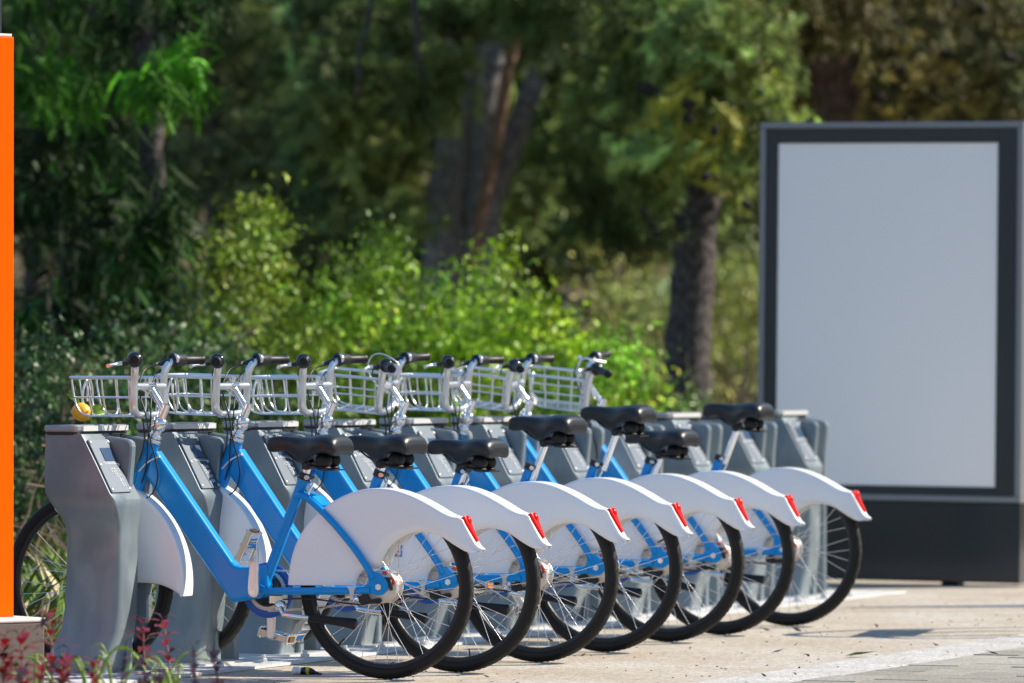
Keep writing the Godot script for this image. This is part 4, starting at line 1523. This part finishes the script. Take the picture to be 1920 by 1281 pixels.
	st = tool()
	var top0 := CRANK + Vector3(0.004, 0.0745, -0.0415)
	var top1 := REAR + Vector3(0.004, 0.034, -0.0515)
	var low0 := CRANK + Vector3(0.004, -0.0745, -0.0415)
	var low1 := REAR + Vector3(0.004, -0.034, -0.0515)
	for run in [[top0, top1], [low0, low1]]:
		for i in 40:
			var c: Vector3 = run[0].lerp(run[1], (i + 0.5) / 40.0)
			c.y -= sin((i + 0.5) / 40.0 * PI) * (0.012 if run[0] == low0 else 0.003)
			box(st, c, Vector3(0.0105, 0.008, 0.007 if i % 2 else 0.0045), 0.0)
	obj("chain", st, M.hub_alloy, t)
	for s in [1, -1]:
		st = tool()
		var arm := [Vector2(-0.019, -0.008), Vector2(-0.012, -0.018), Vector2(0.0, -0.021), Vector2(0.012, -0.018), Vector2(0.019, -0.008), Vector2(0.0205, 0.01), Vector2(0.0165, 0.09), Vector2(0.0145, 0.165), Vector2(0.010, 0.177), Vector2(0.0, 0.182), Vector2(-0.010, 0.177), Vector2(-0.0145, 0.165), Vector2(-0.0165, 0.09), Vector2(-0.0205, 0.01)]
		prism(st, arm, s * 0.084 - 0.008, s * 0.084 + 0.008, 0.004)
		prism(st, [Vector2(-0.009, 0.03), Vector2(0.009, 0.03), Vector2(0.006, 0.15), Vector2(-0.006, 0.15)], s * 0.093 - 0.0018, s * 0.093 + 0.0018, 0.001)
		var ca := obj("crank_arm", st, M.satin_silver, t)
		ca.position = CRANK
		st = tool()
		tube(st, [Vector3(0, 0, s * 0.045), Vector3(0, 0, s * 0.080)], 0.018, 12)
		tube(st, [Vector3(0, 0, s * 0.090), Vector3(0, 0, s * 0.095)], 0.012, 14)
		obj("crank_bolt", st, M.chrome, ca)
	for s in [1, -1]:
		var pedal := node("pedal", t)
		st = tool()
		tube(st, [Vector3(0, 0, s * -0.045), Vector3(0, 0, s * 0.036)], [0.008, 0.012], 10)
		tube(st, [Vector3(0, 0, s * -0.030), Vector3(0, 0, s * 0.034)], 0.0135, 10)
		for e in [-1.0, 1.0]:
			box(st, Vector3(e * 0.046, 0, 0), Vector3(0.006, 0.026, 0.072), 0.0012)
			box(st, Vector3(0, 0, e * 0.033), Vector3(0.09, 0.020, 0.005), 0.0012)
			box(st, Vector3(e * 0.024, 0, 0), Vector3(0.006, 0.018, 0.060), 0.001)
			for k in 3:
				box(st, Vector3(e * 0.046, 0.015, (k - 1) * 0.022), Vector3(0.005, 0.005, 0.008), 0.001)
				box(st, Vector3(e * 0.046, -0.015, (k - 1) * 0.022), Vector3(0.005, 0.005, 0.008), 0.001)
		obj("pedal_cage", st, M.chrome, pedal)
		pedal.scale = Vector3.ONE * 1.2
		for e in [-1.0, 1.0]:
			st = tool()
			box(st, Vector3(e * 0.0505, 0, 0), Vector3(0.004, 0.017, 0.040), 0.001)
			obj("pedal_reflector", st, M.amber_lens, pedal)
	# folded kickstand
	st = tool()
	ball(st, Vector3(-0.392, 0.262, 0.052), Vector3(0.022, 0.022, 0.022), 14, 8)
	box(st, Vector3(-0.41, 0.285, 0.03), Vector3(0.055, 0.03, 0.05), 0.004)
	tube(st, spline([Vector3(-0.392, 0.262, 0.06), Vector3(-0.368, 0.235, 0.085), Vector3(-0.345, 0.228, 0.092), Vector3(-0.24, 0.218, 0.094)], 4), 0.0095, 10)
	var ks := obj("kickstand", st, M.chrome, t)
	st = tool()
	tube(st, [Vector3(-0.262, 0.220, 0.0935), Vector3(-0.20, 0.215, 0.094), Vector3(-0.115, 0.206, 0.095), Vector3(-0.085, 0.201, 0.095), Vector3(-0.080, 0.200, 0.095)], [0.0125, 0.014, 0.018, 0.021, 0.014], 12)
	obj("rubber_foot", st, M.grip_rubber, ks)
	return t


func steer(bike: Node3D, angle: float, tip: float) -> void:
	var turn := Transform3D(Basis.IDENTITY, HEAD) * Transform3D(Basis(STEER.normalized(), angle), Vector3.ZERO) * Transform3D(Basis.IDENTITY, -HEAD)
	var clamp_at := Vector3(-0.934, 1.051, 0)
	var rock := Transform3D(Basis.IDENTITY, clamp_at) * Transform3D(Basis(Vector3(0, 0, 1), tip), Vector3.ZERO) * Transform3D(Basis.IDENTITY, -clamp_at)
	bike.get_node("stem").transform = turn
	for part in ["handlebar", "basket"]:
		bike.get_node(part).transform = turn * rock


func set_crank(bike: Node3D, angle: float, left_tilt: float, right_tilt: float) -> void:
	bike.get_node("crank_arm").rotation.z = angle
	bike.get_node("crank_arm_001").rotation.z = angle + PI
	var d := Vector3(-sin(angle), cos(angle), 0) * 0.168
	bike.get_node("pedal").position = CRANK + d + Vector3(0, 0, 0.142)
	bike.get_node("pedal").rotation.z = left_tilt
	bike.get_node("pedal_001").position = CRANK - d - Vector3(0, 0, 0.142)
	bike.get_node("pedal_001").rotation.z = right_tilt


func build_bicycles():
	var first := make_bicycle()
	# rear contact point (x, depth), yaw, steering, saddle rise, crank, pedals, lean
	var spots := [
		[-0.450, 20.439, 20.5, 0.0, 0.0, -0.02, 1.12, -0.25, 0.0, "blue docked bicycle nearest the orange sign, lemon hanging at its basket"],
		[-0.200, 20.90, 25.0, 2.0, -0.003, 2.65, 0.9, 0.75, 0.0, "blue docked bicycle second from the orange sign, right pedal showing behind its spokes"],
		[0.098, 21.624, 24.0, 3.0, -0.027, 1.3, 0.3, 0.2, 0.0, "blue docked bicycle third from the orange sign, low saddle in line with the first two"],
		[0.363, 22.395, 24.5, 13.0, 0.055, 0.6, 0.2, 0.5, 0.0, "blue docked bicycle with the fourth basket turned towards the viewer and saddle raised a little"],
		[0.636, 23.223, 23.0, 3.0, 0.089, 2.2, 0.4, 0.2, 0.0, "blue docked bicycle in the middle of the far half with a long chrome seat post"],
		[0.874, 23.839, 24.0, 12.0, -0.016, 1.6, 0.2, 0.1, 0.0, "blue docked bicycle second from the far end with the lowest saddle"],
		[1.200, 24.662, 23.0, 24.0, 0.091, 2.0, 0.3, 0.2, 0.0, "blue docked bicycle at the far end with handlebar turned hard and raised saddle"],
	]
	for k in spots.size():
		var s: Array = spots[k]
		var b := first
		if k > 0:
			b = first.duplicate()
			b.name = numbered("bicycle")
			add_child(b, true)
		b.position = Vector3(s[0], -0.0005, -s[1])
		b.rotation = Vector3(0, -deg_to_rad(s[2]), 0)
		tag(b, s[9], "bicycle", "blue hire bicycles in the docks")
		if k == 1:
			var st := tool()
			box(st, Vector3(-0.203, 0.454, 0.0560), Vector3(0.005, 0.058, 0.001))
			box(st, Vector3(-0.226, 0.4275, 0.0560), Vector3(0.041, 0.005, 0.001))
			obj("blue_print", st, M.blue_paint, b)
			st = tool()
			for q in 3:
				box(st, Vector3(-0.238 + q * 0.011, 0.444, 0.0560), Vector3(0.007, 0.005, 0.001))
			box(st, Vector3(-0.222, 0.431, 0.0567), Vector3(0.018, 0.004, 0.001), 0.0, Basis(Vector3(0, 0, 1), -0.9))
			obj("red_print", st, M.sticker_red, b)
		if k == 3:
			for q in [0.0, 0.05]:
				var st := tool()
				tube(st, spline([Vector3(-0.93 + q, 1.04, 0.12), Vector3(-0.954 + q, 1.094, 0.15), Vector3(-0.956 + q, 1.13 - q * 0.4, 0.16), Vector3(-0.939 + q, 1.166 - q, 0.16), Vector3(-0.902 + q * 0.6, 1.176 - q, 0.16), Vector3(-0.855 + q * 0.2, 1.157 - q * 0.5, 0.15), Vector3(-0.83, 1.128, 0.13), Vector3(-0.86, 1.10, 0.05)], 5), 0.0028, 6)
				obj("brake_cable", st, M.satin_silver, b)
		if k == 6:
			var st := tool()
			tube(st, spline([Vector3(-0.97, 0.98, 0.0), Vector3(-0.985, 1.044, 0.0), Vector3(-0.99, 1.096, 0.0), Vector3(-0.982, 1.142, 0.0), Vector3(-0.957, 1.161, 0.0), Vector3(-0.916, 1.152, -0.03), Vector3(-0.89, 1.145, -0.08)], 5), 0.0045, 7)
			obj("brake_cable", st, M.satin_silver, b)
		steer(b, deg_to_rad(s[3]), deg_to_rad([0.0, -2.0, 0.0, -6.0, -1.5, -8.0, -8.0][k]))
		b.get_node("saddle").position = Vector3(0.40, 1.0, 0.0) * s[4] + Vector3([0.0, 0.0, 0.015, 0.030, 0.045, 0.04, 0.03][k], 0, 0)
		set_crank(b, s[5], s[6], s[7])
		b.get_node("front_wheel").rotation.z = k * 1.1
		b.get_node("rear_wheel").rotation.z = 0.0
		b.get_node("rear_wheel/valve").rotation.z = k * 0.9 + 4.0


# ---------------------------------------------------------------- billboard and sign
func build_billboard():
	var t := thing("billboard", "tall dark framed billboard with a blank pale poster beside the docks", "billboard", Vector3(1.969, 0.0, -29.396), -deg_to_rad(20.0))
	t.rotation.z = -0.010
	var w := 1.410
	var depth := 0.24
	var st := tool()
	box(st, Vector3(0, 0.228, 0), Vector3(w - 0.004, 0.410, depth - 0.01), 0.004)
	obj("base", st, M.base_charcoal, t)
	for x in [-0.42, 0.32]:
		st = tool()
		box(st, Vector3(x, 0.012, 0), Vector3(0.09, 0.024, 0.12), 0.003)
		lathe(st, [Vector2(0.0001, 0.012), Vector2(0.035, 0.010), Vector2(0.045, 0.0)], 14, Transform3D(Basis(Vector3(1, 0, 0), Vector3(0, 0, -1), Vector3(0, 1, 0)), Vector3(x, 0.0, 0.075)))
		obj("foot", st, M.black_plastic, t)
	var y0 := 0.436
	var y1 := 2.385
	var b := 0.031
	st = tool()
	box(st, Vector3(0, y0 + b / 2, 0), Vector3(w, b, depth), 0.003)
	obj("frame_rail", st, M.anodised_grey, t)
	st = tool()
	box(st, Vector3(0, y1 - b / 2, 0), Vector3(w, b, depth), 0.003)
	obj("frame_rail", st, M.anodised_grey, t)
	for s in [-1, 1]:
		st = tool()
		box(st, Vector3(s * (w / 2 - b / 2), (y0 + y1) / 2, 0), Vector3(b, y1 - y0 - 2 * b - 0.001, depth), 0.003)
		obj("frame_stile", st, M.anodised_grey, t)
	# dark surround, butted, a little behind the frame
	var px0 := -0.610
	var px1 := 0.567
	var py0 := 0.512
	var py1 := 2.279
	var ix := w / 2 - b
	var zf := depth / 2 - 0.012
	for q in [[-ix, px0, y0 + b, y1 - b], [px1, ix, y0 + b, y1 - b], [px0, px1, y0 + b, py0], [px0, px1, py1, y1 - b]]:
		st = tool()
		box(st, Vector3((q[0] + q[1]) / 2, (q[2] + q[3]) / 2, zf - 0.02), Vector3(q[1] - q[0] - 0.001, q[3] - q[2] - 0.001, 0.04), 0.001)
		obj("surround", st, M.frame_charcoal, t)
	st = tool()
	box(st, Vector3((px0 + px1) / 2, (py0 + py1) / 2, zf - 0.028), Vector3(px1 - px0 - 0.002, py1 - py0 - 0.002, 0.04), 0.0)
	obj("poster", st, M.poster_white, t)
	st = tool()
	box(st, Vector3(0, (y0 + y1) / 2, -0.03), Vector3(w - 2 * b - 0.006, y1 - y0 - 2 * b - 0.006, 0.14), 0.0)
	obj("case", st, M.frame_charcoal, t)
	for y in [0.62, 1.3, 2.0]:
		st = tool()
		box(st, Vector3(w / 2 + 0.002, y, 0.02), Vector3(0.006, 0.05, 0.022), 0.001)
		obj("hinge", st, M.galvanised, t)


func build_orange_sign():
	var a := deg_to_rad(38.0)
	var edge := Vector3(-1.7335, 0, -19.8)
	var t := thing("orange_sign", "tall plain orange sign panel on a grey plinth at the left edge", "sign", edge, a)
	# its width runs to the left of its right-hand edge
	var st := tool()
	box(st, Vector3(-0.45, 1.262, -0.06), Vector3(0.90, 2.018, 0.12), 0.004)
	obj("panel", st, M.orange_panel, t)
	st = tool()
	box(st, Vector3(-0.45, 2.2765, -0.06), Vector3(0.89, 0.011, 0.11), 0.003)
	obj("top_cap", st, M.white_edge, t)
	st = tool()
	box(st, Vector3(-0.44, 0.119, -0.03), Vector3(0.98, 0.238, 0.30), 0.006)
	obj("plinth", st, M.plinth_grey, t)
	st = tool()
	box(st, Vector3(-0.44, 0.2455, -0.03), Vector3(0.985, 0.014, 0.305), 0.004)
	obj("plinth_cap", st, M.white_edge, t)
	var p := tool()
	var c := Vector3(-2.019, 0, -22.15)
	tube(p, [Vector3.ZERO, Vector3(0, 3.6, 0)], 0.03, 12)
	var post := obj("thin_post", p, M.frame_charcoal, null, Transform3D(Basis.IDENTITY, c))
	tag(post, "thin dark post rising above the orange sign at the very edge", "post")


# ---------------------------------------------------------------- small things
func build_small_things():
	# lemon with leaves at the first basket
	var at := W(153, 773, 20.80)
	var t := thing("lemon", "yellow lemon with green leaves hanging at the first basket", "lemon", at)
	var st := tool()
	lathe(st, [Vector2(0.0001, -0.043), Vector2(0.006, -0.041), Vector2(0.016, -0.034), Vector2(0.028, -0.022), Vector2(0.0335, -0.006), Vector2(0.0335, 0.008), Vector2(0.028, 0.023), Vector2(0.015, 0.035), Vector2(0.0001, 0.038)], 20, Transform3D(Basis(Vector3(0, 0, 1), Vector3(0.45, 0.89, 0), Vector3(-0.89, 0.45, 0)).orthonormalized(), Vector3.ZERO))
	obj("fruit", st, M.lemon_peel, t)
	var lm := leaf_mesh(0.062, 0.024, 0.25, 0.3)
	for q in [[Vector3(0.030, 0.010, 0.02), Vector3(1.0, 0.25, 0.1)], [Vector3(0.032, -0.022, 0.02), Vector3(0.55, -0.8, 0.2)], [Vector3(0.012, -0.034, 0.02), Vector3(0.25, -1, 0.1)], [Vector3(0.034, -0.002, 0.01), Vector3(0.9, 0.05, -0.2)], [Vector3(-0.004, 0.034, 0.01), Vector3(-0.6, 0.45, 0.2)]]:
		var z: Vector3 = q[1].normalized()
		var x := Vector3(0.1, 0.3, 1).cross(z).normalized()
		inst("leaf", lm, M.citrus_leaf, t, Transform3D(Basis(x, z.cross(x), z), q[0]))
	st = tool()
	tube(st, spline([Vector3(0.026, 0.006, 0.0), Vector3(0.038, 0.0, 0.012), Vector3(0.030, -0.03, 0.02)], 4), 0.002, 5)
	obj("stalk", st, M.citrus_leaf, t)

	# crumpled wrapper on the pavement
	t = thing("wrapper", "crumpled white and black wrapper with a yellow band on the pavement", "litter", R(-0.40, 0.26, 0.0))
	t.rotation.y = -0.2
	var wr := RandomNumberGenerator.new()
	wr.seed = 5
	for part in [[-0.045, -0.012, "foil_white", "white_end"], [-0.012, 0.006, "gloss_black", "black_middle"], [0.006, 0.018, "foil_yellow", "yellow_band"], [0.018, 0.062, "gloss_black", "black_tail"]]:
		st = tool()
		var rings := []
		for i in 5:
			var x: float = lerpf(part[0], part[1], i / 4.0)
			var ring := PackedVector3Array()
			var fall := clampf((0.066 - x) / 0.05, 0.25, 1.0)
			for k in 10:
				var ang := TAU * k / 10.0
				var r := 0.015 * fall * wr.randf_range(0.75, 1.2)
				ring.append(Vector3(x, maxf(0.0, 0.012 * fall + sin(ang) * r), cos(ang) * r * 1.5))
			rings.append(ring)
		loft(st, rings, true, true)
		obj(part[3], st, M[part[2]], t)

	# leaves blown over the pavement
	var shapes := [leaf_mesh(0.055, 0.013, 0.6, -0.3), leaf_mesh(0.045, 0.016, 0.8, -0.4), leaf_mesh(0.065, 0.012, 0.4, -0.25)]
	var g := "fallen leaves on the pavement"
	var looks := [["dry_leaf", "small dry brown leaf lying curled on the sandy pavement"], ["pale_leaf", "small pale tan leaf lying on the sandy pavement"], ["green_leaf", "small dull green leaf lying on the sandy pavement"]]
	for i in 58:
		var k := 0 if rng.randf() < 0.75 else 1 + rng.randi() % 2
		var lx := rng.randf_range(-0.55, 1.9)
		var along := rng.randf_range(-0.4, 8.0)
		var p := R(lx, along, 0.005 if lx < 1.12 else 0.009)
		if absf(p.x) > 0.092 * -p.z or p.z > -20.15:
			continue
		var called := "fallen_leaf"
		var label: String = looks[k][1]
		if lx > 1.46:
			label = label.replace("sandy pavement", "grey pavers")
		elif lx > 1.12:
			label = label.replace("sandy pavement", "pale pavement edge")
		var o := inst(called, shapes[rng.randi() % 3], M[looks[k][0]], null, Transform3D(Basis(Vector3.UP, rng.randf() * TAU) * Basis(Vector3(0, 0, 1), rng.randf_range(-0.4, 0.4)) * Basis.from_scale(Vector3.ONE * rng.randf_range(0.5, 1.1)), p))
		tag(o, label, "leaf", g)
	# one larger green leaf in the open
	var big := inst("fallen_leaf", leaf_mesh(0.13, 0.045, 0.3, -0.12), M.green_leaf, null, Transform3D(Basis(Vector3.UP, 1.75), R(1.02, 2.18, 0.006)))
	tag(big, "largest fallen leaf, green and pointed, in the open near the pale edge", "leaf", g)
	st = tool()
	for i in 200:
		var lx := rng.randf_range(-0.6, 1.9)
		var p := R(lx, rng.randf_range(-0.3, 8.0), 0.001 if lx < 1.12 else 0.004)
		if p.z > -20.0 or absf(p.x) > 0.095 * -p.z:
			continue
		box(st, p, Vector3(rng.randf_range(0.003, 0.010), rng.randf_range(0.002, 0.005), rng.randf_range(0.003, 0.009)), 0.0, Basis(Vector3.UP, rng.randf() * 3))
	obj("grit", st, M.dry_leaf).set_meta("kind", "stuff")

	# a hoop stand past the right-hand edge of the view: its shadow lies on the pavement
	t = thing("hoop_stand", "metal hoop stand at the right, known by the looped shadow it throws on the pavement", "rail", Vector3(2.85, 0, -24.1), 1.35)
	st = tool()
	tube(st, spline([Vector3(0.36, 0, 0.10), Vector3(0.34, 0.75, 0.05), Vector3(0.20, 1.0, 0.02), Vector3(0, 1.05, 0.0), Vector3(-0.2, 1.0, -0.02), Vector3(-0.34, 0.75, -0.05), Vector3(-0.36, 0, -0.10)], 6), 0.024, 10)
	obj("hoop", st, M.galvanised, t)
	st = tool()
	tube(st, spline([Vector3(0.36, 0, -0.55), Vector3(0.34, 0.70, -0.5), Vector3(0.0, 0.98, -0.48), Vector3(-0.34, 0.70, -0.5), Vector3(-0.36, 0, -0.55)], 6), 0.024, 10)
	obj("hoop", st, M.galvanised, t)
	st = tool()
	box(st, Vector3(0.0, 0.62, -0.49), Vector3(0.62, 0.22, 0.02), 0.004)
	obj("plate", st, M.galvanised, t)
	t = thing("notice_board", "low board on two posts at the right, known by the shadow band before the billboard", "sign", Vector3(3.95, 0, -27.06), 0.06)
	st = tool()
	box(st, Vector3(0, 1.0, 0), Vector3(1.40, 0.78, 0.04), 0.004)
	obj("board", st, M.frame_charcoal, t)
	for x in [-0.6, 0.6]:
		st = tool()
		tube(st, [Vector3(x, 0, -0.05), Vector3(x, 1.42, -0.05)], 0.025, 10)
		obj("post", st, M.galvanised, t)
	# planting at the lower left, nearer than the bicycles
	st = tool()
	for q in [[-3.4, -1.25, -19.0, -16.0]]:
		loft(st, [PackedVector3Array([Vector3(q[0], 0.0, q[2]), Vector3(q[1], 0.0, q[2]), Vector3(q[1], 0.0, q[3]), Vector3(q[0], 0.0, q[3])]), PackedVector3Array([Vector3(q[0] + 0.05, 0.03, q[2] + 0.05), Vector3(q[1] - 0.08, 0.03, q[2] + 0.05), Vector3(q[1] - 0.08, 0.03, q[3] - 0.05), Vector3(q[0] + 0.05, 0.03, q[3] - 0.05)])], true, true)
	obj("planting_bed", st, M.earth).set_meta("kind", "structure")
	red_plants()


func red_plants():
	var leaf := [leaf_mesh(0.058, 0.032, 0.22, 0.3), leaf_mesh(0.048, 0.026, 0.35, 0.5), leaf_mesh(0.068, 0.032, 0.2, 0.2)]
	# px and py of the tip, depth, red or purple, label
	var list := [
		[90, 1152, 17.6, 0, "tallest crimson leaved shoot in front of the first front wheel"],
		[38, 1190, 17.4, 0, "crimson shoot leaning left across the grey plinth"],
		[8, 1192, 17.5, 0, "crimson shoot at the very left edge before the plinth"],
		[268, 1170, 17.9, 0, "crimson shoot with two big leaves before the first dock's column"],
		[305, 1160, 18.1, 0, "slender crimson shoot against the front tyre of the first bicycle"],
		[128, 1215, 17.3, 0, "short crimson shoot crowded at the foot of the tallest one"],
		[258, 1225, 17.2, 1, "dark purple shoot in shade right of the first dock"],
		[362, 1212, 17.2, 1, "dark purple shoot farthest right, before the second dock"],
		[395, 1222, 17.4, 1, "small dark purple shoot bending over the base plate"],
		[20, 1236, 17.1, 0, "low crimson shoot in the lower left corner"],
		[175, 1238, 17.2, 0, "low crimson shoot between grass blades before the first dock"],
		[70, 1240, 17.1, 0, "low dense crimson shoot under the tallest one"],
		[105, 1250, 16.9, 0, "low leafy crimson plant nearest the viewer, left of the grass"],
		[45, 1256, 16.8, 0, "low leafy crimson plant below the grey plinth's corner"],
		[300, 1250, 17.0, 1, "low spreading dark purple plant before the first two docks"],
		[230, 1252, 17.0, 1, "lowest dark purple shoot at the bottom of the view"],
	]
	for a in list:
		var base := base_at(a[0] + rng.randf_range(-14, 22), a[2])
		base.y = 0.025
		var t := thing("red_leaved_plant", a[4], "plant", base, 0.0, "red leaved plants at the lower left")
		var tip: Vector3 = W(a[0], a[1], a[2]) - base
		var pts := spline([Vector3.ZERO, tip * 0.5 + Vector3(rng.randf_range(-0.02, 0.02), 0.01, 0), tip], 6)
		var st := tool()
		tube(st, pts, [0.0045, 0.0044, 0.0042, 0.004, 0.0038, 0.0036, 0.0034, 0.0032, 0.003, 0.0027, 0.0024, 0.002, 0.0018], 6)
		obj("stem", st, M.crimson_stem if a[3] == 0 else M.purple_leaf, t)
		var n := 5 + int(tip.y * 13)
		for i in n:
			var f := 1.0 - 0.75 * float(i) / n
			var p: Vector3 = pts[int(f * 12)]
			for s in [0.0, PI]:
				var ang: float = i * PI / 2 + s + rng.randf_range(-0.4, 0.4)
				var z := Vector3(cos(ang), rng.randf_range(0.0, 0.9), sin(ang)).normalized()
				var x := Vector3.UP.cross(z).normalized()
				var m: Material = M.crimson_leaf if a[3] == 0 else M.purple_leaf
				if a[3] == 0 and rng.randf() < 0.4:
					m = M.purple_leaf
				inst("leaf", leaf[rng.randi() % 3], m, t, Transform3D(Basis(x, z.cross(x), z) * Basis.from_scale(Vector3.ONE * rng.randf_range(0.85, 1.35) * (0.75 if i == 0 else 1.0)), p))
	var tufts := [
		[215, 1222, 17.5, "grass tuft with one tall upright blade before the first dock"], [168, 1230, 17.3, "pale green grass tuft leaning left before the first dock"], [295, 1228, 17.8, "yellow green grass tuft before the gap between first two docks"],
		[65, 1240, 17.2, "bright grass tuft under the tallest crimson shoot"], [330, 1250, 17.4, "thin grass tuft before the second dock"], [110, 1238, 17.8, "arching grass tuft between the crimson shoots"],
	]
	for a in tufts:
		var base := base_at(a[0], a[2])
		base.y = 0.025
		var t := thing("grass_tuft", a[3], "grass", base, 0.0, "grass tufts among the red plants")
		for i in 6:
			var h: float = EYE - (a[1] - HORIZON) / FPX * a[2] - 0.02
			h *= rng.randf_range(0.5, 1.15)
			var out := Vector3(clampf(rng.randfn() * 0.4, -0.55, 0.55), 0, clampf(rng.randfn() * 0.3, -0.4, 0.4))
			var st := tool()
			tube(st, spline([Vector3(rng.randf_range(-0.02, 0.02), 0, 0), out * h * 0.25 + Vector3(0, h * 0.6, 0), out * h * 0.8 + Vector3(0, h, 0), out * h * 1.5 + Vector3(0, h * rng.randf_range(0.75, 1.02), 0)], 5), [0.0045, 0.0045, 0.0045, 0.0045, 0.0045, 0.0045, 0.0044, 0.0042, 0.004, 0.0038, 0.0034, 0.003, 0.0026, 0.002, 0.0014, 0.0005], 5, false, 0.25)
			obj("blade", st, M.straw_blade if rng.randf() < 0.2 else M.fresh_blade, t)
